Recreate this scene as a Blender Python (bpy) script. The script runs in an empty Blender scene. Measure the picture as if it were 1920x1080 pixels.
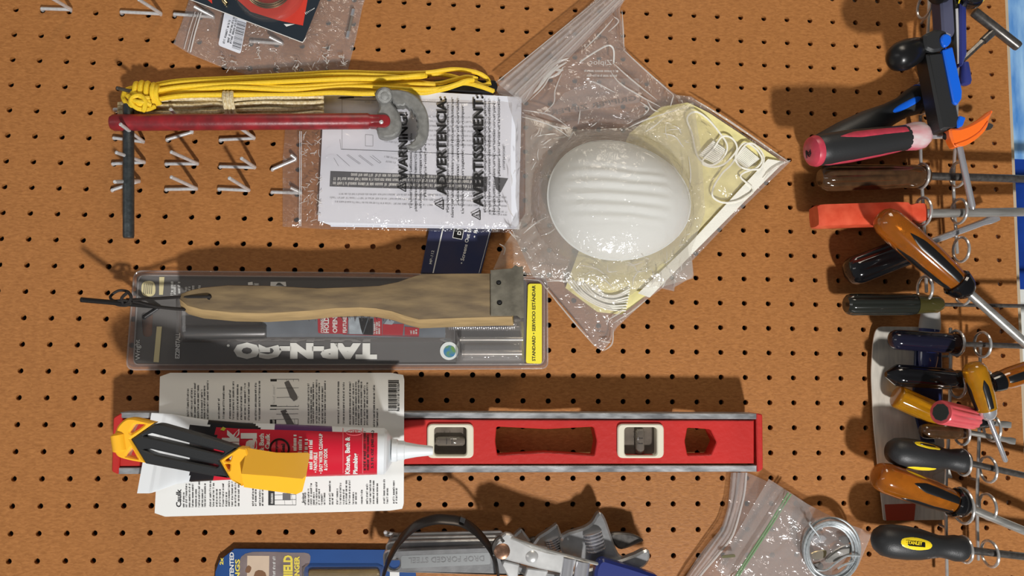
import bpy, bmesh, math, random
from mathutils import Vector, Matrix, noise

random.seed(7)
PI = math.pi
scene = bpy.context.scene

# ------------------------------------------------------------------ camera
# "board millimetres": u along the photo's width, v up the photo, w out of the board.
# The phone was held sideways: the world's up is the photo's left.
F = 1550.0
RM = Matrix(((0.9965648853621744, 0.010776540808745457, 0.0821114817262108),
             (-0.01773968882725332, 0.9962613382249423, 0.08454968597552155),
             (-0.08089334152690585, -0.08571588024657115, 0.9930302387994874)))
CAM = Vector((428.09412418680665, -364.86751914672186, 829.411750642967))
OFF = Vector((0.365, 0.0, 1.928))


def D(p):
    return Vector((p[1], -p[2], -p[0]))


def W(p):
    return D(p) * 0.001 + OFF


cam_data = bpy.data.cameras.new('camera')
cam = bpy.data.objects.new('camera', cam_data)
scene.collection.objects.link(cam)
cam_data.sensor_width = 36.0
cam_data.lens = F / 1920 * 36.0
cam_data.clip_start = 0.01
cx, cy, cz = D(RM[0]), D(RM[1]), D(RM[2])
cl = W(CAM)
cam.matrix_world = Matrix(((cx.x, cy.x, cz.x, cl.x), (cx.y, cy.y, cz.y, cl.y), (cx.z, cy.z, cz.z, cl.z), (0, 0, 0, 1)))
scene.camera = cam

# ------------------------------------------------------------------ world and lights
scene.view_settings.view_transform = 'Standard'
scene.view_settings.look = 'None'
scene.view_settings.gamma = 1
scene.view_settings.use_curve_mapping = False
scene.view_settings.exposure = 0.0
scene.cycles.transparent_max_bounces = 32
scene.cycles.max_bounces = 10

wd = bpy.data.worlds.new('room_light')
scene.world = wd
wd.use_nodes = True
wn = wd.node_tree
wn.nodes.clear()
wo = wn.nodes.new('ShaderNodeOutputWorld')
wb = wn.nodes.new('ShaderNodeBackground')
wr_ = wn.nodes.new('ShaderNodeValToRGB')
wt = wn.nodes.new('ShaderNodeTexCoord')
ws = wn.nodes.new('ShaderNodeSeparateXYZ')
wm = wn.nodes.new('ShaderNodeMapRange')
wn.links.new(wt.outputs['Generated'], ws.inputs[0])
wn.links.new(ws.outputs['Z'], wm.inputs[0])
wm.inputs[1].default_value = -1
wm.inputs[2].default_value = 1
wn.links.new(wm.outputs[0], wr_.inputs[0])
wr_.color_ramp.elements[0].color = (0.10, 0.095, 0.09, 1)
wr_.color_ramp.elements[1].color = (0.55, 0.56, 0.58, 1)
e = wr_.color_ramp.elements.new(0.5)
e.color = (0.26, 0.26, 0.27, 1)
wn.links.new(wr_.outputs[0], wb.inputs[0])
wb.inputs[1].default_value = 0.33
wn.links.new(wb.outputs[0], wo.inputs[0])


def area(name, pos, aim, sx, sy, power, color):
    d = bpy.data.lights.new(name, 'AREA')
    d.shape = 'RECTANGLE'
    d.size, d.size_y, d.energy, d.color = sx, sy, power, color
    o = bpy.data.objects.new(name, d)
    scene.collection.objects.link(o)
    o.location = W(pos)
    o.rotation_euler = (W(aim) - W(pos)).to_track_quat('-Z', 'Y').to_euler()
    return o


MID = Vector((520, -300, 0))
area('work_light', MID + Vector((0.27, -0.92, 1.0)).normalized() * 3300, MID, 0.2, 0.2, 116, (1.0, 0.985, 0.97))
area('ceiling_light_warm', (760, 1350, 950), (700, -350, 0), 0.8, 0.6, 12, (1.0, 0.88, 0.72))
area('ceiling_light', (-1100, -300, 1300), (350, -400, 0), 0.3, 1.2, 3, (1.0, 0.97, 0.93))


# ------------------------------------------------------------------ picture <-> place
def ray(px, py):
    return RM.transposed() @ Vector(((px - 960) / F, -(py - 540) / F, -1))


def U(px, py, w=0.0):
    d = ray(px, py)
    return CAM + d * ((w - CAM.z) / d.z)


def S(px, py, w=0.0):
    """millimetres that one photo pixel spans at this depth"""
    d = ray(px, py)
    return ((w - CAM.z) / d.z) / F


def srgb(r, g, b):
    f = lambda c: (c / 255 / 12.92) if c <= 10 else ((c / 255 + 0.055) / 1.055) ** 2.4
    return (f(r), f(g), f(b), 1)


# ------------------------------------------------------------------ materials
MATS = {}


def mat(name, col, rough=0.5, metal=0.0, var=0.0, vs=200.0, bump=0.0, bs=400.0, trans=0.0, coat=0.0, col2=None, stretch=(1, 1, 1), ior=1.45, sss=0.0, spec=0.5):
    if name in MATS:
        return MATS[name]
    m = bpy.data.materials.new(name)
    m.use_nodes = True
    nt = m.node_tree
    b = nt.nodes['Principled BSDF']
    c = srgb(*col)
    b.inputs['Base Color'].default_value = c
    b.inputs['Roughness'].default_value = rough
    b.inputs['Metallic'].default_value = metal
    b.inputs['Transmission Weight'].default_value = trans
    b.inputs['Coat Weight'].default_value = coat
    b.inputs['IOR'].default_value = ior
    b.inputs['Specular IOR Level'].default_value = spec
    if sss:
        b.inputs['Subsurface Weight'].default_value = sss
        b.inputs['Subsurface Radius'].default_value = (0.004, 0.003, 0.002)
    tc = mp = None
    if var or bump:
        tc = nt.nodes.new('ShaderNodeTexCoord')
        mp = nt.nodes.new('ShaderNodeMapping')
        mp.inputs['Scale'].default_value = stretch
        nt.links.new(tc.outputs['Object'], mp.inputs[0])
    if var:
        n = nt.nodes.new('ShaderNodeTexNoise')
        n.inputs['Scale'].default_value = vs
        n.inputs['Detail'].default_value = 5
        r = nt.nodes.new('ShaderNodeValToRGB')
        r.color_ramp.elements[0].position = 0.35
        r.color_ramp.elements[1].position = 0.68
        c2 = srgb(*col2) if col2 else tuple(x * (1 - var) for x in c[:3]) + (1,)
        r.color_ramp.elements[0].color = c2
        r.color_ramp.elements[1].color = c
        nt.links.new(mp.outputs[0], n.inputs['Vector'])
        nt.links.new(n.outputs['Fac'], r.inputs[0])
        nt.links.new(r.outputs[0], b.inputs['Base Color'])
    if bump:
        n = nt.nodes.new('ShaderNodeTexNoise')
        n.inputs['Scale'].default_value = bs
        n.inputs['Detail'].default_value = 4
        bp = nt.nodes.new('ShaderNodeBump')
        bp.inputs['Strength'].default_value = bump
        bp.inputs['Distance'].default_value = 0.001
        nt.links.new(mp.outputs[0], n.inputs['Vector'])
        nt.links.new(n.outputs['Fac'], bp.inputs['Height'])
        nt.links.new(bp.outputs[0], b.inputs['Normal'])
    MATS[name] = m
    return m


def film(name, haze=0.08, tint=(0.95, 0.93, 0.92), rough=0.12, bs=60.0, bump=0.5, hcol=(0.8, 0.79, 0.78), ior=1.5, vor=0.0, dist=0.004):
    """thin clear plastic: mostly see-through, milky by `haze`, with a sheen that follows its creases"""
    if name in MATS:
        return MATS[name]
    m = bpy.data.materials.new(name)
    m.use_nodes = True
    nt = m.node_tree
    nt.nodes.clear()
    N = nt.nodes.new
    L = nt.links.new
    out = N('ShaderNodeOutputMaterial')
    tr, gl, df, tl = N('ShaderNodeBsdfTransparent'), N('ShaderNodeBsdfGlossy'), N('ShaderNodeBsdfDiffuse'), N('ShaderNodeBsdfTranslucent')
    tr.inputs[0].default_value = (*tint, 1)
    gl.inputs['Roughness'].default_value = rough
    df.inputs[0].default_value = (*hcol, 1)
    tl.inputs[0].default_value = (*hcol, 1)
    mh = N('ShaderNodeMixShader')
    L(df.outputs[0], mh.inputs[1])
    L(tl.outputs[0], mh.inputs[2])
    mh.inputs[0].default_value = 0.35
    m1 = N('ShaderNodeMixShader')
    m1.inputs[0].default_value = haze
    L(tr.outputs[0], m1.inputs[1])
    L(mh.outputs[0], m1.inputs[2])
    tc = N('ShaderNodeTexCoord')
    n = N('ShaderNodeTexNoise')
    n.inputs['Scale'].default_value = bs
    n.inputs['Detail'].default_value = 3
    n.inputs['Distortion'].default_value = 1.2
    L(tc.outputs['Object'], n.inputs['Vector'])
    bp = N('ShaderNodeBump')
    bp.inputs['Strength'].default_value = bump
    bp.inputs['Distance'].default_value = dist
    h = n.outputs['Fac']
    if vor:
        vo = N('ShaderNodeTexVoronoi')
        vo.feature = 'DISTANCE_TO_EDGE'
        vo.inputs['Scale'].default_value = vor
        wp = N('ShaderNodeVectorMath')
        wp.operation = 'MULTIPLY_ADD'
        L(n.outputs['Color'], wp.inputs[0])
        wp.inputs[1].default_value = (0.02, 0.02, 0.02)
        L(tc.outputs['Object'], wp.inputs[2])
        L(wp.outputs[0], vo.inputs['Vector'])
        ad = N('ShaderNodeMath')
        ad.operation = 'MULTIPLY_ADD'
        L(vo.outputs['Distance'], ad.inputs[0])
        ad.inputs[1].default_value = 0.7
        L(h, ad.inputs[2])
        h = ad.outputs[0]
    L(h, bp.inputs['Height'])
    L(bp.outputs[0], gl.inputs['Normal'])
    fr = N('ShaderNodeFresnel')
    ge = N('ShaderNodeNewGeometry')
    io = N('ShaderNodeMix')
    io.inputs[2].default_value = ior
    io.inputs[3].default_value = 1 / ior
    L(ge.outputs['Backfacing'], io.inputs[0])
    L(io.outputs[0], fr.inputs['IOR'])
    L(bp.outputs[0], fr.inputs['Normal'])
    m2 = N('ShaderNodeMixShader')
    L(fr.outputs[0], m2.inputs[0])
    L(m1.outputs[0], m2.inputs[1])
    L(gl.outputs[0], m2.inputs[2])
    L(m2.outputs[0], out.inputs[0])
    MATS[name] = m
    return m


# ------------------------------------------------------------------ mesh builder
def catmull(pts, n=6, closed=True):
    P = [Vector(p) for p in pts]
    k = len(P)
    out = []
    rng = range(k) if closed else range(k - 1)
    for i in rng:
        if closed:
            a, b, c, d = P[i - 1], P[i], P[(i + 1) % k], P[(i + 2) % k]
        else:
            a, b, c, d = P[max(i - 1, 0)], P[i], P[i + 1], P[min(i + 2, k - 1)]
        for j in range(n):
            t = j / n
            out.append(0.5 * (2 * b + (c - a) * t + (2 * a - 5 * b + 4 * c - d) * t * t + (3 * b - a - 3 * c + d) * t ** 3))
    if not closed:
        out.append(P[-1].copy())
    return out


def rnd(pts, r, n=5):
    """round the corners of a picture polygon"""
    P = [Vector(p) for p in pts]
    k = len(P)
    out = []
    for i in range(k):
        a, b, c = P[i - 1], P[i], P[(i + 1) % k]
        rr = r[i] if isinstance(r, (list, tuple)) else r
        d1, d2 = (a - b), (c - b)
        q = min(rr, d1.length * 0.48, d2.length * 0.48)
        p, s = b + d1.normalized() * q, b + d2.normalized() * q
        for j in range(n + 1):
            t = j / n
            out.append((1 - t) ** 2 * p + 2 * t * (1 - t) * b + t * t * s)
    return out


def resample(pts, n):
    P = [Vector(p) for p in pts]
    L = [0]
    for a, b in zip(P, P[1:]):
        L.append(L[-1] + (b - a).length)
    out = []
    for i in range(n):
        t = L[-1] * i / (n - 1)
        k = 0
        while k < len(P) - 2 and L[k + 1] < t:
            k += 1
        f = (t - L[k]) / max(L[k + 1] - L[k], 1e-9)
        out.append(P[k].lerp(P[k + 1], f))
    return out


GLYPH = {}


def glyphs(s, bold):
    key = (s, bold)
    if key not in GLYPH:
        c = bpy.data.curves.new('t', 'FONT')
        c.body = s
        c.resolution_u = 2
        c.offset = bold
        o = bpy.data.objects.new('t', c)
        scene.collection.objects.link(o)
        dg = bpy.context.evaluated_depsgraph_get()
        me = bpy.data.meshes.new_from_object(o.evaluated_get(dg))
        vs = [(v.co.x, v.co.y) for v in me.vertices]
        fs = [tuple(p.vertices) for p in me.polygons]
        bpy.data.objects.remove(o)
        bpy.data.curves.remove(c)
        bpy.data.meshes.remove(me)
        GLYPH[key] = (vs, fs)
    return GLYPH[key]


class MB:
    def __init__(self):
        self.bm = bmesh.new()
        self.mi = 0

    def v(self, p):
        return self.bm.verts.new(p)

    def f(self, vs, smooth=True):
        try:
            f = self.bm.faces.new(vs)
        except ValueError:
            return None
        f.material_index = self.mi
        f.smooth = smooth
        return f

    def tube(self, path, r, seg=8, closed=False, caps=True, flat=1.0, nrm=None, dome=True):
        P = [Vector(p) for p in path]
        n = len(P)
        T = []
        for i in range(n):
            a = P[(i - 1) % n] if closed or i else P[i]
            b = P[(i + 1) % n] if closed or i < n - 1 else P[i]
            d = (b - a)
            T.append(d.normalized() if d.length > 1e-9 else Vector((1, 0, 0)))
        up = Vector(nrm) if nrm else Vector((0, 0, 1))
        if abs(up.dot(T[0])) > 0.93 and not nrm:
            up = Vector((0, 1, 0))
        N = (up - T[0] * up.dot(T[0])).normalized()
        rings = []
        for i in range(n):
            if i and not nrm:
                N = (N - T[i] * N.dot(T[i])).normalized()
            elif i:
                N = (up - T[i] * up.dot(T[i])).normalized()
            B = T[i].cross(N)
            rr = r(i / max(n - 1, 1)) if callable(r) else (r[i] if isinstance(r, (list, tuple)) else r)
            rings.append([self.v(P[i] + (N * math.cos(2 * PI * k / seg) * flat + B * math.sin(2 * PI * k / seg)) * rr) for k in range(seg)])
        m = n if closed else n - 1
        for i in range(m):
            A, Bq = rings[i], rings[(i + 1) % n]
            for k in range(seg):
                self.f((A[k], A[(k + 1) % seg], Bq[(k + 1) % seg], Bq[k]))
        if caps and not closed:
            for i, s in ((0, -1), (n - 1, 1)):
                rr = r(i / max(n - 1, 1)) if callable(r) else (r[i] if isinstance(r, (list, tuple)) else r)
                c = self.v(P[i] + T[i] * s * rr * (0.5 if dome else 0))
                for k in range(seg):
                    self.f((rings[i][k], rings[i][(k + 1) % seg], c) if s > 0 else (rings[i][(k + 1) % seg], rings[i][k], c))
        return self

    def frame(self, A, B):
        ax = (B - A).normalized()
        n1 = Vector((0, 0, 1)) - ax * ax.z
        if n1.length < 0.2:
            n1 = Vector((-1, 0, 0)) - ax * -ax.x
        n1.normalize()
        return ax, n1, ax.cross(n1)

    def lathe(self, A, B, prof, seg=24, flute=None, sq=(1, 1), square=0.0, smooth=True):
        """turned body from A to B; prof = (fraction, radius mm); flute = (count, depth, t0, t1)"""
        A, B = Vector(A), Vector(B)
        ax, n1, n2 = self.frame(A, B)
        Ln = (B - A).length
        rings = []
        for t, r in prof:
            ring = []
            for k in range(seg):
                ph = 2 * PI * k / seg
                q = r
                if flute and flute[2] <= t <= flute[3]:
                    q *= 1 - flute[1] * (0.5 + 0.5 * math.cos(flute[0] * ph)) ** 2
                if square:
                    m = max(abs(math.cos(ph)), abs(math.sin(ph)))
                    q *= 1 + square * (1 / m - 1)
                ring.append(self.v(A + ax * (t * Ln) + n1 * math.cos(ph) * q * sq[0] + n2 * math.sin(ph) * q * sq[1]))
            rings.append(ring)
        for a, b in zip(rings, rings[1:]):
            for k in range(seg):
                self.f((a[k], a[(k + 1) % seg], b[(k + 1) % seg], b[k]), smooth)
        self.f(rings[0][::-1])
        self.f(rings[-1])
        return self

    def patch(self, A, B, prof, t0, t1, phi, half, out=0.35, n=14, m=6, sq=(1, 1), point=(1, 1), shape=None):
        """an inlay that hugs a turned body; phi 0 faces the room, positive goes down the photo"""
        A, B = Vector(A), Vector(B)
        ax, n1, n2 = self.frame(A, B)
        Ln = (B - A).length

        def rad(t):
            for (ta, ra), (tb, rb) in zip(prof, prof[1:]):
                if ta <= t <= tb:
                    return ra + (rb - ra) * (t - ta) / max(tb - ta, 1e-9)
            return prof[-1][1]
        rows = []
        for i in range(n + 1):
            s = i / n
            t = t0 + (t1 - t0) * s
            if shape == 'oval':
                h = half * math.sqrt(max(0.0, 1 - (2 * s - 1) ** 2)) + 0.003
            else:
                h = half * min(1, s / 0.25 if point[0] else 1, (1 - s) / 0.2 if point[1] else 1) + 0.003
            r = rad(t)
            row = []
            for j in range(m + 1):
                ph = phi + h * (2 * j / m - 1)
                lift = out * (1 if 0 < j < m and 0 < i < n else -0.6)
                row.append(self.v(A + ax * (t * Ln) + (n1 * math.cos(ph) * sq[0] + n2 * math.sin(ph) * sq[1]) * (r + lift)))
            rows.append(row)
        for a, b in zip(rows, rows[1:]):
            for j in range(m):
                self.f((a[j], a[j + 1], b[j + 1], b[j]))
        return self

    def box(self, c, ax, ay, az):
        c, ax, ay, az = map(Vector, (c, ax, ay, az))
        vs = [self.v(c + ax * i + ay * j + az * k) for i in (-1, 1) for j in (-1, 1) for k in (-1, 1)]
        for q in ((0, 1, 3, 2), (4, 6, 7, 5), (0, 4, 5, 1), (2, 3, 7, 6), (0, 2, 6, 4), (1, 5, 7, 3)):
            self.f([vs[i] for i in q], False)
        return self

    def grid(self, n, m, fn, flip=False):
        vs = [[self.v(fn(i / n, j / m)) for j in range(m + 1)] for i in range(n + 1)]
        for i in range(n):
            for j in range(m):
                q = (vs[i][j], vs[i + 1][j], vs[i + 1][j + 1], vs[i][j + 1])
                self.f(q[::-1] if flip else q)
        return vs

    def _fill(self, loops):
        es = []
        for L in loops:
            for i in range(len(L)):
                a, b = L[i], L[(i + 1) % len(L)]
                e_ = self.bm.edges.get((a, b)) or self.bm.edges.new((a, b))
                es.append(e_)
        g = bmesh.ops.triangle_fill(self.bm, use_beauty=True, use_dissolve=False, edges=es)
        for x in g['geom']:
            if isinstance(x, bmesh.types.BMFace):
                x.material_index = self.mi
                x.smooth = False

    @staticmethod
    def inset(P, d):
        k = len(P)
        ar = sum(P[i].x * P[(i + 1) % k].y - P[(i + 1) % k].x * P[i].y for i in range(k))
        s = 1 if ar > 0 else -1
        out = []
        for i in range(k):
            a, b, c = P[i - 1], P[i], P[(i + 1) % k]
            e1, e2 = (b - a), (c - b)
            n1 = Vector((-e1.y, e1.x, 0)) * s
            n2 = Vector((-e2.y, e2.x, 0)) * s
            n1 = n1.normalized() if n1.length else n1
            n2 = n2.normalized() if n2.length else n2
            n_ = n1 + n2
            n_ = n_.normalized() if n_.length > 1e-6 else n1
            q = d / max(0.4, n_.dot(n1) or 1)
            out.append(b + n_ * q)
        return out

    def plate(self, outline, w1, w0, bev=0.0, holes=(), px=True, shift=(0, 0)):
        """solid plate: outline traced at its front face (depth w1), going back to w0"""
        def conv(L):
            return [U(p[0], p[1], w1) if px else Vector((p[0], p[1], w1)) for p in L]
        loops = [conv(outline)] + [conv(h) for h in holes]
        fr, bk = [], []
        for i, L in enumerate(loops):
            top = self.inset(L, bev if i == 0 else -bev) if bev else L
            rings = [[self.v(p) for p in top]]
            if bev:
                rings.append([self.v(Vector((p.x, p.y, w1 - bev))) for p in L])
            rings.append([self.v(Vector((p.x + shift[0], p.y + shift[1], w0))) for p in L])
            fr.append(rings[0])
            bk.append(rings[-1])
            n = len(L)
            for a, b in zip(rings, rings[1:]):
                for k in range(n):
                    self.f((a[k], a[(k + 1) % n], b[(k + 1) % n], b[k]))
        self._fill(fr)
        self._fill(bk)
        return self

    def poly(self, pts, w, px=True):
        vs = [self.v(U(p[0], p[1], w) if px else p) for p in pts]
        if len(vs) <= 4:
            self.f(vs, False)
        else:
            self._fill([vs])
        return self

    def line(self, a, b, wpx, w):
        a, b = Vector(a), Vector(b)
        d = (b - a).normalized()
        n = Vector((-d.y, d.x)) * wpx / 2
        return self.poly([a + n, b + n, b - n, a - n], w)

    def text(self, s, a, b, h, w, bold=0.0, fn=None, mirror=False):
        """lettering fitted between photo points a -> b along its base line, h photo pixels tall"""
        vs, fs = glyphs(s, bold)
        if not vs:
            return self
        x0, x1 = min(v[0] for v in vs), max(v[0] for v in vs)
        y0, y1 = min(v[1] for v in vs), max(v[1] for v in vs)
        a, b = Vector(a), Vector(b)
        r = (b - a)
        up = Vector((r.y, -r.x)).normalized() * h
        new = []
        for x, y in vs:
            fx, fy = (x - x0) / max(x1 - x0, 1e-6), (y - y0) / max(y1 - y0, 1e-6)
            if mirror:
                fx = 1 - fx
            q = a + r * fx + up * fy
            new.append(self.v(fn(q.x, q.y) if fn else U(q.x, q.y, w)))
        for f in fs:
            self.f([new[i] for i in f], False)
        return self

    def scrib(self, a, b, h, w, fn=None, dens=1.0):
        """a run of print too small to read: stems and bars in word groups"""
        a, b = Vector(a), Vector(b)
        L = (b - a).length
        d = (b - a).normalized()
        up = Vector((d.y, -d.x))
        P = fn or (lambda x, y: U(x, y, w))

        def q(x0, y0, x1, y1):
            c = [a + d * x0 + up * y0, a + d * x1 + up * y0, a + d * x1 + up * y1, a + d * x0 + up * y1]
            self.f([self.v(P(p.x, p.y)) for p in c], False)
        x = 0
        k = 0
        word = random.randint(2, 8)
        while x < L - h * 0.7:
            lw = h * random.choice((0.35, 0.5, 0.55, 0.6))
            s = h * 0.17 * dens
            r = random.random()
            hh = h * (1.35 if r < 0.18 else 1.0)
            q(x, 0, x + s, hh)
            if r > 0.25:
                q(x + lw - s, 0, x + lw, h)
            if r < 0.6:
                q(x + s, h - s, x + lw - s, h)
            if r > 0.35:
                q(x + s, 0, x + lw - s, s)
            x += lw + h * 0.16
            k += 1
            if k >= word:
                x += h * 0.45
                k = 0
                word = random.randint(2, 8)
        return self


LOC = {}


def place(o, parent, loc):
    scene.collection.objects.link(o)
    if parent is not None:
        o.parent = parent
        LOC[o.name] = LOC[parent.name]
    else:
        o.location = loc
        LOC[o.name] = loc.copy()


def tag(o, label=None, cat=None, group=None, kind=None):
    if label:
        o['label'] = label
    if cat:
        o['category'] = cat
    if group:
        o['group'] = group
    if kind:
        o['kind'] = kind
    return o


def thing(name, label, cat, at, group=None):
    o = bpy.data.objects.new(name, None)
    o.empty_display_size = 0.02
    place(o, None, W(at))
    return tag(o, label, cat, group)


def obj(name, mb, mats, parent=None, sharp=38, fix=True, label=None, cat=None, group=None, kind=None):
    bm = mb.bm
    if fix:
        bmesh.ops.recalc_face_normals(bm, faces=bm.faces[:])
    for v in bm.verts:
        v.co = W(v.co)
    if parent is not None:
        loc = LOC[parent.name]
    else:
        n = max(len(bm.verts), 1)
        loc = sum((v.co for v in bm.verts), Vector()) / n
    for v in bm.verts:
        v.co -= loc
    me = bpy.data.meshes.new(name)
    bm.to_mesh(me)
    bm.free()
    for m in (mats if isinstance(mats, (list, tuple)) else [mats]):
        me.materials.append(m)
    me.set_sharp_from_angle(angle=math.radians(sharp))
    o = bpy.data.objects.new(name, me)
    place(o, parent, loc)
    return tag(o, label, cat, group, kind)


def wrink(p, s, amp):
    """crease height: sharp folds between flat facets"""
    q = Vector((p.x * s, p.y * s, 3.1))
    q += Vector((noise.noise(q * 0.7), noise.noise(q * 0.7 + Vector((7, 1, 2))), 0)) * 0.8
    d = noise.voronoi(q)[0]
    return amp * ((d[1] - d[0]) * 0.6 + 0.5 * noise.noise(q * 0.6))


def coons(b0, b1, l0, l1):
    """b0: s at t=0, b1: s at t=1, l0: t at s=0, l1: t at s=1 (photo points) -> function of s,t"""
    K = 61
    B0, B1, L0, L1 = (resample(x, K) for x in (b0, b1, l0, l1))

    def at(L, t):
        x = t * (K - 1)
        i = min(int(x), K - 2)
        return L[i].lerp(L[i + 1], x - i)

    def fn(s, t):
        c = at(B0, s) * (1 - t) + at(B1, s) * t + at(L0, t) * (1 - s) + at(L1, t) * s
        return c - (B0[0] * (1 - s) * (1 - t) + B0[-1] * s * (1 - t) + B1[0] * (1 - s) * t + B1[-1] * s * t)
    return fn


def sheet(mb, fn, n, m, wf, back=None):
    """film: front surface at depth wf(s,t,point), optional back surface at depth back(s,t)"""
    def g(s, t):
        p = fn(s, t)
        return U(p.x, p.y, wf(s, t, U(p.x, p.y, 8)))
    mb.grid(n, m, g, flip=True)
    if back is not None:
        def gb(s, t):
            p = fn(s, t)
            return U(p.x, p.y, back)
        mb.grid(max(n // 4, 2), max(m // 4, 2), gb)
    return mb

# ------------------------------------------------------------------ palette
ZINC = mat('zinc_wire', (222, 222, 222), 0.3, 0.4, var=0.2, vs=300)
CHROME = mat('chrome', (226, 226, 230), 0.16, 0.75)
STEEL = mat('steel', (190, 188, 182), 0.3, 0.6, var=0.4, vs=180, stretch=(1, 1, 0.15))
DARKSTEEL = mat('dark_steel', (104, 100, 96), 0.32, 0.6, var=0.4, vs=250)
BLACKMETAL = mat('black_metal', (38, 37, 37), 0.4, 0.3)
BLACK = mat('black_plastic', (24, 24, 25), 0.3)
RUBBER = mat('black_rubber', (40, 41, 42), 0.45, bump=0.15, bs=900)
WHITEP = mat('white_plastic', (222, 226, 228), 0.35)
PRINT = mat('black_ink', (26, 25, 25), 0.6)
GREYPRINT = mat('grey_ink', (120, 120, 125), 0.6)
WHITEPRINT = mat('white_ink', (222, 222, 218), 0.5)
WHITEPAPER = mat('white_paper', (222, 225, 234), 0.6)
CLEAR = film('clear_film', 0.10, bs=70, bump=0.35, rough=0.14)

# ------------------------------------------------------------------ pegboard, furring strips and wall
P_ = 25.4
bw = bpy.data.materials.new('hardboard')
bw.use_nodes = True
nt = bw.node_tree
pb = nt.nodes['Principled BSDF']
tc = nt.nodes.new('ShaderNodeTexCoord')
mp = nt.nodes.new('ShaderNodeMapping')
mp.inputs['Scale'].default_value = (520, 1, 190)
n1 = nt.nodes.new('ShaderNodeTexNoise')
n1.inputs['Scale'].default_value = 1.0
n1.inputs['Detail'].default_value = 4
n1.inputs['Distortion'].default_value = 0.8
n2 = nt.nodes.new('ShaderNodeTexNoise')
n2.inputs['Scale'].default_value = 9
n2.inputs['Detail'].default_value = 3
cr = nt.nodes.new('ShaderNodeValToRGB')
cr.color_ramp.elements[0].position = 0.3
cr.color_ramp.elements[0].color = srgb(150, 97, 50)
cr.color_ramp.elements[1].position = 0.72
cr.color_ramp.elements[1].color = srgb(178, 120, 67)
mx = nt.nodes.new('ShaderNodeMix')
mx.data_type = 'RGBA'
mx.blend_type = 'MULTIPLY'
mx.inputs[0].default_value = 0.25
cr2 = nt.nodes.new('ShaderNodeValToRGB')
cr2.color_ramp.elements[0].color = (0.72, 0.70, 0.68, 1)
cr2.color_ramp.elements[1].color = (1, 1, 1, 1)
bp = nt.nodes.new('ShaderNodeBump')
bp.inputs['Strength'].default_value = 0.42
bp.inputs['Distance'].default_value = 0.0006
L = nt.links.new
L(tc.outputs['Object'], mp.inputs[0])
L(mp.outputs[0], n1.inputs['Vector'])
L(tc.outputs['Object'], n2.inputs['Vector'])
L(n1.outputs['Fac'], cr.inputs[0])
L(n2.outputs['Fac'], cr2.inputs[0])
L(cr.outputs[0], mx.inputs[6])
L(cr2.outputs[0], mx.inputs[7])
L(mx.outputs[2], pb.inputs['Base Color'])
L(n1.outputs['Fac'], bp.inputs['Height'])
L(bp.outputs[0], pb.inputs['Normal'])
pb.inputs['Roughness'].default_value = 0.5
pb.inputs['Specular IOR Level'].default_value = 0.3

UE = U(1897, 300, 0).x
mb = MB()
C0, C1, R0, R1 = -3, 40, -2, 25
TH = 5.0


def cellring(x0, x1, y0, y1):
    c = [(x0, y0), (x1, y0), (x1, y1), (x0, y1)]
    out = []
    for i in range(4):
        a, b = c[i], c[(i + 1) % 4]
        for k in range(3):
            out.append((a[0] + (b[0] - a[0]) * k / 3, a[1] + (b[1] - a[1]) * k / 3))
    return out


for ci in range(C0, C1 + 1):
    for ri in range(R0, R1 + 1):
        ux, vy = ci * P_, -ri * P_
        x1 = ux + P_ / 2 if ci < C1 else UE
        ring = cellring(ux - P_ / 2, x1, vy - P_ / 2, vy + P_ / 2)
        hr = 2.75
        hole = [(ux + hr * math.cos(PI * 1.25 + 2 * PI * k / 12), vy + hr * math.sin(PI * 1.25 + 2 * PI * k / 12)) for k in range(12)]
        o_ = [mb.v((x, y, 0)) for x, y in ring]
        h_ = [mb.v((x, y, 0)) for x, y in hole]
        b_ = [mb.v((x, y, -TH)) for x, y in hole]
        for k in range(12):
            q = (k + 1) % 12
            mb.f((o_[k], o_[q], h_[q], h_[k]), False)
            mb.f((h_[k], h_[q], b_[q], b_[k]), False)
ua, va, vb = C0 * P_ - P_ / 2, -R1 * P_ - P_ / 2, -R0 * P_ + P_ / 2
for (x0, y0, x1, y1) in ((ua, va, UE, va), (UE, va, UE, vb), (UE, vb, ua, vb), (ua, vb, ua, va)):
    a = [mb.v((x0, y0, 0)), mb.v((x1, y1, 0)), mb.v((x1, y1, -TH)), mb.v((x0, y0, -TH))]
    mb.f(a, False)
obj('pegboard', mb, bw, fix=False, label='brown perforated hardboard pegboard that every tool hangs on', cat='pegboard')

WALLM = mat('wall_paint', (120, 112, 100), 0.8, var=0.2, vs=12)
mb = MB()
mb.box((480, -300, -34), (1100, 0, 0), (0, 700, 0), (0, 0, 10))
obj('wall_back', mb, WALLM, kind='structure')
PINE = mat('pine_strip', (176, 120, 70), 0.6, var=0.25, vs=20, stretch=(0.3, 1, 3))
mb = MB()
mb.box((356, -9.5 * P_ - 170, -14.5), (36, 0, 0), (0, 170, 0), (0, 0, 9.4))
obj('trim_1', mb, PINE, kind='structure')
WHITEWOOD = mat('white_painted_wood', (240, 236, 230), 0.5, var=0.06, vs=30)
mb = MB()
mb.box((1016, -300, -14.5), (12, 0, 0), (0, 380, 0), (0, 0, 9.4))
obj('trim_2', mb, WHITEWOOD, kind='structure')
TANWOOD = mat('tan_painted_wood', (186, 170, 146), 0.5, var=0.12, vs=30)
mb = MB()
mb.box(((1029 + UE + 7) / 2, -300, -14.5), ((UE + 7 - 1029) / 2, 0, 0), (0, 380, 0), (0, 0, 9.4))
obj('trim_3', mb, TANWOOD, kind='structure')
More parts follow.
